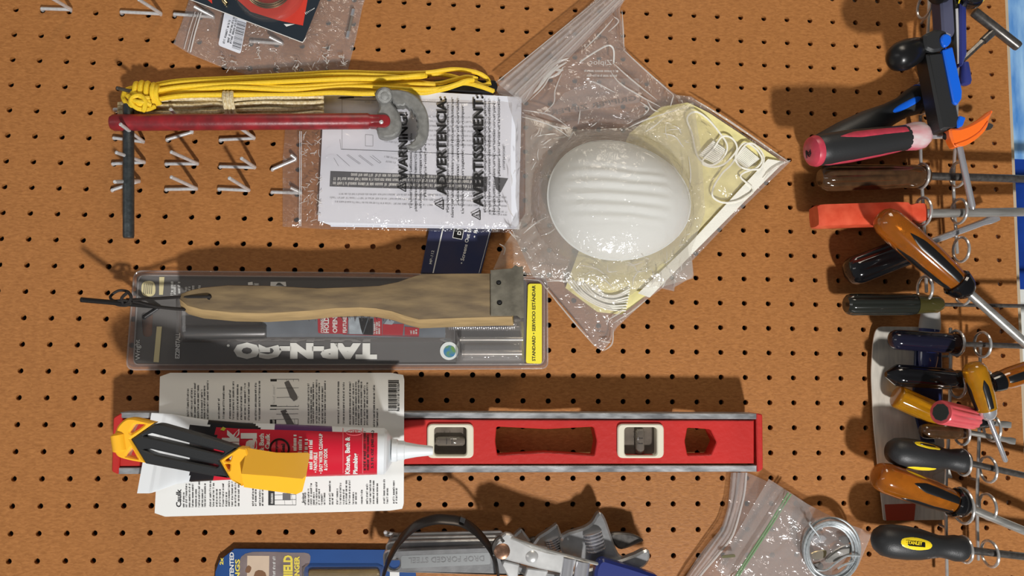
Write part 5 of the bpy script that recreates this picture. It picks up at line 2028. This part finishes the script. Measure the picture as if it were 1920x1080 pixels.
def driver(label, a, wa, b, wb, rpx, prof, m, flute=None, sq=(1, 1), square=0, seg=40, collar=None, shaft=None, tip=None, cat='screwdriver', name='screwdriver'):
    wa, wb = wa * 0.75, wb * 0.75
    A, B = U(*a, wa), U(*b, wb)
    k = S((a[0] + b[0]) / 2, (a[1] + b[1]) / 2, (wa + wb) / 2)
    pr = [(t, r * rpx * k) for t, r in prof]
    t = thing(name, label, cat, (A + B) / 2, DRIVERS)
    mb = MB()
    mb.lathe(A, B, pr, seg, flute=flute, sq=sq, square=square)
    h = obj('handle', mb, m, t)
    if collar:
        (f0, f1, r0, r1, mc) = collar
        mb = MB()
        d = B - A
        mb.lathe(A + d * f0, A + d * f1, [(0, r0 * rpx * k * 0.9), (0.1, r0 * rpx * k), (0.6, (r0 * 0.6 + r1 * 0.4) * rpx * k), (0.9, r1 * rpx * k), (1, r1 * rpx * k * 0.8)], 28)
        obj('collar', mb, mc, t)
    if shaft:
        (sa, swa, sb_, swb, rp, ms) = shaft
        swa, swb = swa * 0.75, swb * 0.75
        SA, SB = U(*sa, swa), U(*sb_, swb)
        r = rp * S(*sa, swa)
        mb = MB()
        if tip == 'flat':
            n_ = 10
            pts = [SA.lerp(SB, f) for f in (0, 0.8, 0.88, 0.94, 1)]
            ax, n1_, n2_ = mb.frame(SA, SB)
            rows_ = []
            for p_, (ra, rb) in zip(pts, ((1, 1), (1, 1), (1.25, .6), (1.25, .35), (1.1, .2))):
                rows_.append([mb.v(p_ + n2_ * math.cos(2 * PI * q / n_) * r * ra + n1_ * math.sin(2 * PI * q / n_) * r * rb) for q in range(n_)])
            for x, y in zip(rows_, rows_[1:]):
                for q in range(n_):
                    mb.f((x[q], x[(q + 1) % n_], y[(q + 1) % n_], y[q]))
            mb.f(rows_[0])
            mb.f(rows_[-1])
        else:
            mb.lathe(SA, SB, [(0, r), (0.97, r), (1, r * 0.6)], 16)
        obj('shaft', mb, ms, t)
    t['_'] = 0
    del t['_']
    return t, A, B, pr, h


def inlay(t, A, B, pr, nm, m, t0, t1, phi, half, **kw):
    mb = MB()
    mb.patch(A, B, pr, t0, t1, phi, half, **kw)
    return obj(nm, mb, m, t, fix=False)


# black and blue driver leaning behind the pink one
t, A, B, pr, h = driver('black rubber screwdriver with blue inlays, leaning behind the pink one', (1732, 180), 34, (1522, 290), 34, 31,
                        [(0, 0.5), (0.015, 0.78), (0.05, 0.86), (0.12, 0.8), (0.2, 0.66), (0.32, 0.7), (0.5, 0.92), (0.7, 1), (0.9, 0.95), (0.97, 0.8), (1, 0.4)], RUBBER,
                        shaft=((1727, 176), 34, (1768, 143), 34, 2.2, DARKSTEEL))
BLUEI = mat('bright_blue_inlay', (24, 100, 220), 0.3)
inlay(t, A, B, pr, 'blue_inlay', BLUEI, 0.09, 0.34, 0.0, 0.34, shape='oval')
mb = MB()
d_ = (B - A)
mb.lathe(A - d_ * 0.012, A + d_ * 0.03, [(0, pr[0][1] * 0.8), (0.4, pr[1][1] * 1.02), (1, pr[2][1] * 1.01)], 30)
obj('blue_nose', mb, BLUEI, t)

# pink and black driver
PINK = mat('worn_pink_plastic', (206, 70, 88), 0.35, var=0.25, vs=120, col2=(180, 60, 78))
t, A, B, pr, h = driver('black and pink screwdriver with a round pink butt and paint-worn nose', (1524, 284), 84, (1738, 252), 60, 30,
                        [(0, 0.5), (0.01, 0.8), (0.03, 0.92), (0.1, 0.98), (0.3, 1), (0.55, 0.92), (0.72, 0.82), (0.8, 0.8)], RUBBER,
                        shaft=((1738, 253), 60, (1806, 252), 56, 8, CHROME))
mb = MB()
d_ = B - A
rr = pr[4][1]
mb.lathe(A - d_ * 0.035, A + d_ * 0.035, [(0, rr * 0.35), (0.1, rr * 0.65), (0.35, rr * 0.88), (0.8, rr * 0.97), (1, rr * 0.94)], 36)
cp_ = obj('butt_cap', mb, PINK, t)
mb = MB()
ax, n1_, n2_ = mb.frame(A, B)
c_ = A - d_ * 0.036
for k in range(3):
    mb.tube(catmull([c_ - ax * 0.2 + n2_ * (x * rr) + n1_ * (y * rr) for x, y in ((-0.1 + 0.1 * k, 0.25), (0.05 + 0.12 * k, 0.0), (-0.15 + 0.1 * k, -0.2), (0.15 + .08 * k, -0.3))], 5, False), 0.4, 5)
obj('marker_scribble', mb, PRINT, cp_)
mb = MB()
NOSE = mat('paint_worn_nose', (206, 96, 112), 0.45, var=0.9, vs=45, col2=(208, 196, 196), stretch=(1.4, 1, 0.5))
mb.lathe(A + d_ * 0.79, B, [(0, rr * 0.8), (0.1, rr * 0.83), (0.5, rr * 0.9), (0.75, rr * 0.86), (0.93, rr * 0.66), (1, rr * 0.4)], 14)
obj('nose', mb, NOSE, t)
inlay(t, A, B, pr, 'pink_inlay', PINK, 0.17, 0.79, -0.55, 0.32, point=(1, 0))
inlay(t, A, B, pr, 'pink_underside', PINK, 0.05, 0.76, 1.5, 0.3)

driver('brown clear fluted screwdriver with chipped neck, between the pink and orange ones', (1537, 334), 44, (1738, 330), 42, 25,
       [(0, 0.6), (0.02, 0.8), (0.06, 0.97), (0.12, 1), (0.6, 0.95), (0.78, 0.84), (0.86, 0.88), (0.95, 0.8), (1, 0.66)], BROWNCL, flute=(10, 0.12, 0.03, 0.75), seg=80,
       shaft=((1738, 330), 42, (2030, 339), 42, 7.5, DARKSTEEL))
driver('scuffed orange screwdriver with square handle and bright square shaft', (1526, 407), 44, (1730, 400), 42, 22,
       [(0, 0.86), (0.02, 0.98), (0.06, 1.02), (0.7, 1.02), (0.82, 0.96), (0.86, 0.72), (0.9, 0.84), (0.97, 0.84), (1, 0.7)], ORANGE, square=0.62, seg=48,
       shaft=((1730, 400), 42, (2030, 396), 42, 8.5, STEEL))
driver('gloss black fluted screwdriver slanting under the big amber one', (1586, 514), 34, (1722, 462), 32, 28,
       RNDP, GLOSSBLK, flute=(8, 0.12, 0.12, 0.97), seg=64, shaft=((1722, 462), 32, (1873, 406), 32, 6.5, CHROME), tip='flat')
t, A, B, pr, h = driver('big amber screwdriver with black inlay slanting in front of the rack, its collar black', (1648, 402), 92, (1797, 532), 84, 29,
                        [(0, 0.15), (0.012, 0.5), (0.04, 0.75), (0.1, 0.94), (0.2, 1), (0.6, 0.98), (0.85, 0.86), (1, 0.72)], AMBER,
                        collar=(0.96, 1.13, 1.0, 0.66, GLOSSBLK), shaft=((1812, 545), 83, (2010, 722), 76, 8.5, STEEL))
inlay(t, A, B, pr, 'black_inlay', BLACK, 0.27, 0.97, 0.05, 0.36, point=(1, 0))
inlay(t, A, B, pr, 'side_inlay', BLACK, 0.3, 0.97, 1.45, 0.3, point=(1, 0))
inlay(t, A, B, pr, 'upper_inlay', BLACK, 0.3, 0.97, -1.45, 0.3, point=(1, 0))
OLIVE = mat('olive_black_plastic', (34, 36, 32), 0.18, coat=0.5)
t, A, B, pr, h = driver('dark fluted screwdriver with an olive clear neck, above the taping knife', (1586, 571), 40, (1765, 570), 40, 20.5,
                        [(0, 0.7), (0.02, 0.9), (0.06, 1), (0.68, 1), (0.74, 0.86), (0.82, 0.8), (0.95, 0.78), (1, 0.5)], OLIVE, flute=(10, 0.10, 0.06, 0.7), seg=80,
                        shaft=((1765, 571), 40, (2030, 576), 40, 3.6, DARKSTEEL))
mb = MB()
k = pr[2][1]
d_ = B - A
mb.lathe(A + d_ * 0.72, A + d_ * 1.0, [(0, k * 0.96), (0.1, k * 0.92), (0.3, k * 0.86), (0.8, k * 0.84), (1, k * 0.55)], 28)
obj('clear_neck', mb, mat('olive_clear', (92, 86, 46), 0.1, trans=0.5, coat=0.5), t)
driver('blue-black screwdriver lying over the knife handle, nearest the steel blade edge', (1666, 636), 42, (1790, 644), 42, 19.5,
       RNDP, mat('blue_black_plastic', (24, 24, 40), 0.12, coat=0.6), flute=(8, 0.1, 0.12, 0.75), seg=64, collar=(0.9, 1.09, 0.95, 1.05, mat('smoky_brown_plastic', (58, 36, 30), 0.15, trans=0.3)),
       shaft=((1800, 645), 42, (2030, 653), 42, 5, DARKSTEEL))
driver('black screwdriver with a faceted butt over the taping knife blade', (1661, 702), 44, (1812, 713), 43, 21,
       [(0, 0.25), (0.08, 0.72), (0.13, 0.98), (0.2, 1), (0.8, 0.94), (0.84, 0.78), (0.88, 0.86), (0.97, 0.86), (1, 0.7)], GLOSSBLK, flute=(6, 0.14, 0.1, 0.82), seg=60,
       shaft=((1812, 713), 43, (1900, 718), 43, 5, DARKSTEEL))
driver('clear yellow fluted screwdriver poking out behind the pink hollow handle', (1679, 742), 34, (1775, 785), 34, 22,
       FLATP, YAMBER, flute=(8, 0.12, 0.05, 0.97), seg=64, shaft=((1775, 785), 34, (1896, 797), 34, 5, STEEL), tip='flat')
t, A, B, pr, h = driver('pink fluted nut driver with a black hollow butt pointing at the room', (1764, 773), 92, (1826, 786), 62, 22.5,
                        [(0, 0.94), (0.02, 1), (0.2, 1), (0.85, 0.93), (0.97, 0.86), (1, 0.75)], mat('pink_fluted', (214, 88, 94), 0.32, var=0.15, vs=80), flute=(12, 0.10, 0.12, 1.0), seg=96,
                        collar=(0.97, 1.5, 0.72, 0.5, GLOSSBLK), shaft=((1842, 789), 54, (1862, 793), 44, 6, CHROME), name='nut_driver', cat='nut driver')
mb = MB()
d_ = B - A
mb.lathe(A - d_ * 0.012, A + d_ * 0.1, [(0, pr[0][1] * 0.76), (0.3, pr[0][1] * 0.8), (1, pr[0][1] * 0.8)], 9)
obj('butt_plug', mb, mat('dark_socket', (44, 54, 54), 0.25), t)
t, A, B, pr, h = driver('amber nut driver with a black stripe standing across the rack, chrome collar down', (1823, 680), 84, (1850, 768), 78, 22,
                        [(0, 0.2), (0.015, 0.55), (0.06, 0.82), (0.14, 0.98), (0.3, 1), (0.7, 0.97), (1, 0.85)], YAMBER,
                        collar=(0.98, 1.2, 0.8, 0.5, CHROME), shaft=((1854, 785), 76, (1886, 866), 70, 4.5, CHROME), name='nut_driver', cat='nut driver')
inlay(t, A, B, pr, 'black_inlay', BLACK, 0.32, 0.97, 0.1, 0.32, point=(1, 0))
inlay(t, A, B, pr, 'side_inlay', BLACK, 0.32, 0.97, 1.6, 0.3, point=(1, 0))
t, A, B, pr, h = driver('amber screwdriver with black stripes running off past the pegboard edge', (1970, 683), 56, (1876, 714), 56, 20,
                        RNDP, AMBER, collar=(0.97, 1.2, 0.95, 0.8, GLOSSBLK), shaft=((1858, 719), 56, (1835, 724), 52, 5, STEEL))
inlay(t, A, B, pr, 'black_inlay', BLACK, 0.2, 0.97, 0.0, 0.42, point=(1, 0))
driver('short smoky brown screwdriver beneath the pink hollow handle', (1724, 808), 38, (1812, 810), 40, 14,
       RNDP, BROWNCL, shaft=((1812, 810), 40, (1904, 828), 42, 5, STEEL), tip='flat')
YOV = mat('yellow_oval', (244, 216, 40), 0.35)
t, A, B, pr, h = driver('black ergonomic screwdriver with yellow ovals on its flanks, over the knife blade', (1662, 845), 50, (1816, 866), 46, 28.5,
                        ERGOP, RUBBER, shaft=((1816, 868), 46, (2030, 916), 43, 6, DARKSTEEL))
inlay(t, A, B, pr, 'yellow_oval', YOV, 0.25, 0.59, -0.85, 0.3, shape='oval')
inlay(t, A, B, pr, 'dark_slot', BLACK, 0.31, 0.53, -0.85, 0.13, shape='oval', out=0.6)
inlay(t, A, B, pr, 'yellow_oval', YOV, 0.2, 0.58, 1.08, 0.3, shape='oval')
t, A, B, pr, h = driver('big amber screwdriver with black inlays crossing the knife\'s red sticker', (1640, 889), 58, (1790, 942), 52, 29,
                        [(0, 0.4), (0.02, 0.72), (0.06, 0.88), (0.14, 0.98), (0.3, 1), (0.7, 0.94), (0.9, 0.8), (1, 0.72)], AMBER,
                        collar=(0.97, 1.16, 0.98, 0.7, GLOSSBLK), shaft=((1812, 950), 50, (2010, 1033), 46, 8, STEEL))
inlay(t, A, B, pr, 'black_inlay', BLACK, 0.36, 0.98, -0.25, 0.36, point=(1, 0))
inlay(t, A, B, pr, 'side_inlay', BLACK, 0.3, 0.98, 1.1, 0.3, point=(1, 0))
t, A, B, pr, h = driver('black screwdriver with a yellow oval label, lowest one beside the wire coil', (1636, 1011), 50, (1812, 1030), 48, 31,
                        ERGOP, RUBBER, shaft=((1812, 1031), 48, (2030, 1056), 46, 7, DARKSTEEL))
ov_ = inlay(t, A, B, pr, 'oval_label', YOV, 0.19, 0.55, -0.16, 0.42, shape='oval')
mb = MB()
mb.patch(A, B, pr, 0.26, 0.47, -0.16, 0.2, out=0.6, point=(0, 0))
lf = obj('label_field', mb, BLACK, ov_, fix=False)


def onpr(A, B, pr, lift):
    ax, n1_, n2_ = MB.frame(None, A, B)

    def g(x, y):
        p = U(x, y, 58)
        q = (p - A)
        tt = q.dot(ax)
        s_ = max(-0.9, min(0.9, q.dot(n2_) / 17))
        Ln = (B - A).length
        f = tt / Ln
        r = pr[-1][1]
        for (ta, ra), (tb_, rb) in zip(pr, pr[1:]):
            if ta <= f <= tb_:
                r = ra + (rb - ra) * (f - ta) / max(tb_ - ta, 1e-9)
        y_ = max(-0.95 * r, min(0.95 * r, q.dot(n2_)))
        return A + ax * tt + n2_ * y_ + n1_ * (math.sqrt(r * r - y_ * y_) + lift)
    return g


mb = MB()
mb.text('STANLEY', (1704, 1021.5), (1735, 1025), 6.5, 0, bold=0.04, fn=onpr(A, B, pr, 0.95))
obj('label_lettering', mb, YOV, ov_, fix=False)

# small things at the top of the rack
t = thing('screwdriver', 'stubby black round-ended screwdriver poking out left of the navy pocket tool', 'screwdriver', U(1710, 100, 50), DRIVERS)
A, B = U(1677, 112, 78), U(1742, 82, 40)
k = S(1700, 100, 60)
mb = MB()
mb.lathe(A, B, [(0, 9 * k), (0.03, 17 * k), (0.1, 24 * k), (0.22, 27.5 * k), (0.4, 27 * k), (0.62, 23 * k), (0.75, 19 * k), (1, 16 * k)], 40)
obj('handle', mb, BLACK, t)
mb = MB()
mb.lathe(B, U(1800, 62, 38), [(0, 3.2), (1, 3.2)], 14)
obj('shaft', mb, STEEL, t)

t = thing('multi_tool', 'black rubber gripped tool with a bright blue stripe and blue button', 'tool', U(1770, 150, 60), DRIVERS)
mb = MB()
mb.plate(rnd([(1733, 64), (1758, 53), (1778, 58), (1776, 92), (1750, 97), (1735, 90)], 6), 74, 54, 2.5)
kn = obj('knuckle', mb, RUBBER, t)
mb = MB()
mb.plate(rnd([(1738, 100), (1770, 96), (1790, 170), (1802, 232), (1790, 243), (1765, 243)], 4), 72, 52, 2.5)
gp = obj('grip', mb, RUBBER, t)
mb = MB()
mb.plate(catmull([(1765, 74), (1769, 65), (1776, 63), (1784, 68), (1784, 78), (1778, 86), (1770, 86)], 4), 77, 72, 1.2)
obj('blue_button', mb, BLUEI, kn)
mb = MB()
mb.plate(rnd([(1768, 93), (1787, 87), (1805, 170), (1804, 185), (1795, 197), (1788, 192)], 3), 75, 70, 1.2)
obj('blue_stripe', mb, BLUEI, gp)
mb = MB()
mb.plate(rnd([(1795, 228), (1800, 216), (1812, 220), (1806, 236), (1796, 240)], 3), 73, 62, 1)
obj('blue_tab', mb, BLUEI, gp)
mb = MB()
mb.lathe(U(1791, 240, 62), U(1824, 392, 56), [(0, 3.2), (0.96, 3.2), (1, 2)], 14)
obj('shaft', mb, CHROME, t)
mb = MB()
mb.line((1771, 110), (1788, 190), 1.4, 72.3)
obj('bright_edge', mb, CHROME, gp, fix=False)

t = thing('pocket_tool', 'slate and navy pocket tool with a bright steel strip above the blue-striped one', 'tool', U(1790, 60, 50), DRIVERS)
mb = MB()
mb.plate(rnd([(1763, -20), (1788, -20), (1792, 60), (1786, 70), (1768, 62)], 5), 60, 44, 2)
obj('slate_scale', mb, mat('slate_plastic', (82, 84, 106), 0.3), t)
mb = MB()
mb.plate([(1790, -20), (1801, -20), (1803, 120), (1798, 124), (1790, 90)], 56, 42, 1)
bl = obj('steel_liner', mb, mat('liner_dark', (96, 96, 92), 0.3, 0.9), t)
mb = MB()
mb.plate([(1792, 16), (1797, 15), (1800, 119), (1796, 119)], 57.4, 56, 0.3)
obj('steel_strip', mb, mat('satin_strip', (226, 226, 228), 0.3, 0.4), bl)
mb = MB()
mb.plate(rnd([(1801, -20), (1813, -20), (1814, 100), (1806, 122), (1801, 124)], 3), 60, 42, 1.5)
obj('navy_scale', mb, mat('navy_scale', (50, 58, 124), 0.28), t)
mb = MB()
mb.lathe(U(1808, 118, 44), U(1810, 160, 44), [(0, 4), (0.3, 5), (0.8, 6), (0.95, 5), (1, 3)], 20)
obj('rounded_tail', mb, mat('navy_scale', (50, 58, 124)), t)

t = thing('t_handle_key', 'dark grey T-handled key leaning past the board edge onto the blue poster', 'hex key', U(1860, 60, 44), DRIVERS)
mb = MB()
mb.lathe(U(1826, 22, 52), U(1910, 88, 52), [(0, 4.6), (0.03, 5), (0.97, 5), (1, 4.4)], 14)
obj('cross_handle', mb, DARKSTEEL, t)
mb = MB()
mb.lathe(U(1866, 56, 51), U(1843, 77, 49), [(0, 4.2), (1, 4)], 14)
mb.lathe(U(1846, 74, 49), U(1775, 140, 42), [(0, 3.1), (1, 3.1)], 6)
obj('key_shaft', mb, DARKSTEEL, t)

t = thing('screwdriver', 'black screwdriver with a yellow rim, mostly cut off by the picture\'s upper edge', 'screwdriver', U(1825, 0, 50), DRIVERS)
A, B = U(1824, 8, 66), U(1812, -60, 52)
mb = MB()
mb.lathe(A, B, [(0, 4), (0.03, 9), (0.1, 11), (0.4, 11.5), (1, 9)], 30)
obj('handle', mb, GLOSSBLK, t)
mb = MB()
ax, n1_, n2_ = mb.frame(A, B)
mb.tube([A + (B - A) * 0.13 + (n1_ * math.cos(2 * PI * q / 32) + n2_ * math.sin(2 * PI * q / 32)) * 11.6 for q in range(32)], 0.8, 6, closed=True)
obj('yellow_rim', mb, YOV, t)
t = thing('screwdriver', 'black screwdriver butt peeking in over the slate pocket tool', 'screwdriver', U(1755, -4, 50), DRIVERS)
mb = MB()
mb.lathe(U(1752, -8, 62), U(1800, -40, 52), [(0, 6), (0.05, 10), (0.2, 12), (1, 10)], 28)
obj('handle', mb, BLACK, t)

t = thing('pry_tool', 'curved orange plastic pry tip with a dark neck next to the pink screwdriver', 'tool', U(1815, 245, 66), DRIVERS)
mb = MB()
mb.plate(catmull([(1781, 243), (1800, 240), (1822, 232), (1844, 219), (1862, 205), (1860, 216), (1850, 234), (1832, 256), (1812, 268), (1792, 274)], 3), 74, 64, 2)
obj('blade', mb, mat('orange_plastic', (250, 116, 40), 0.32, sss=0.1), t)
mb = MB()
mb.plate(catmull([(1792, 270), (1815, 261), (1838, 246), (1854, 226), (1848, 244), (1828, 263), (1806, 274)], 3), 75.2, 73, 0.6)
obj('blade_rib', mb, mat('orange_plastic', (250, 116, 40)), t)
mb = MB()
mb.lathe(U(1768, 254, 62), U(1792, 256, 68), [(0, 3), (0.3, 5), (1, 6)], 18)
obj('neck', mb, BLACKMETAL, t)
t = thing('metal_key', 'small dark key tip peeking out past the orange pry tip', 'tool', U(1852, 236, 20), DRIVERS)
mb = MB()
mb.plate(catmull([(1842, 236), (1852, 230), (1863, 234), (1858, 242), (1848, 243)], 3), 30, 27, 0.6)
obj('tip', mb, DARKSTEEL, t)
mb = MB()
mb.lathe(U(1796, 250, 32), U(1848, 238, 30), [(0, 1.6), (1, 1.6)], 10)
obj('shank', mb, DARKSTEEL, t)
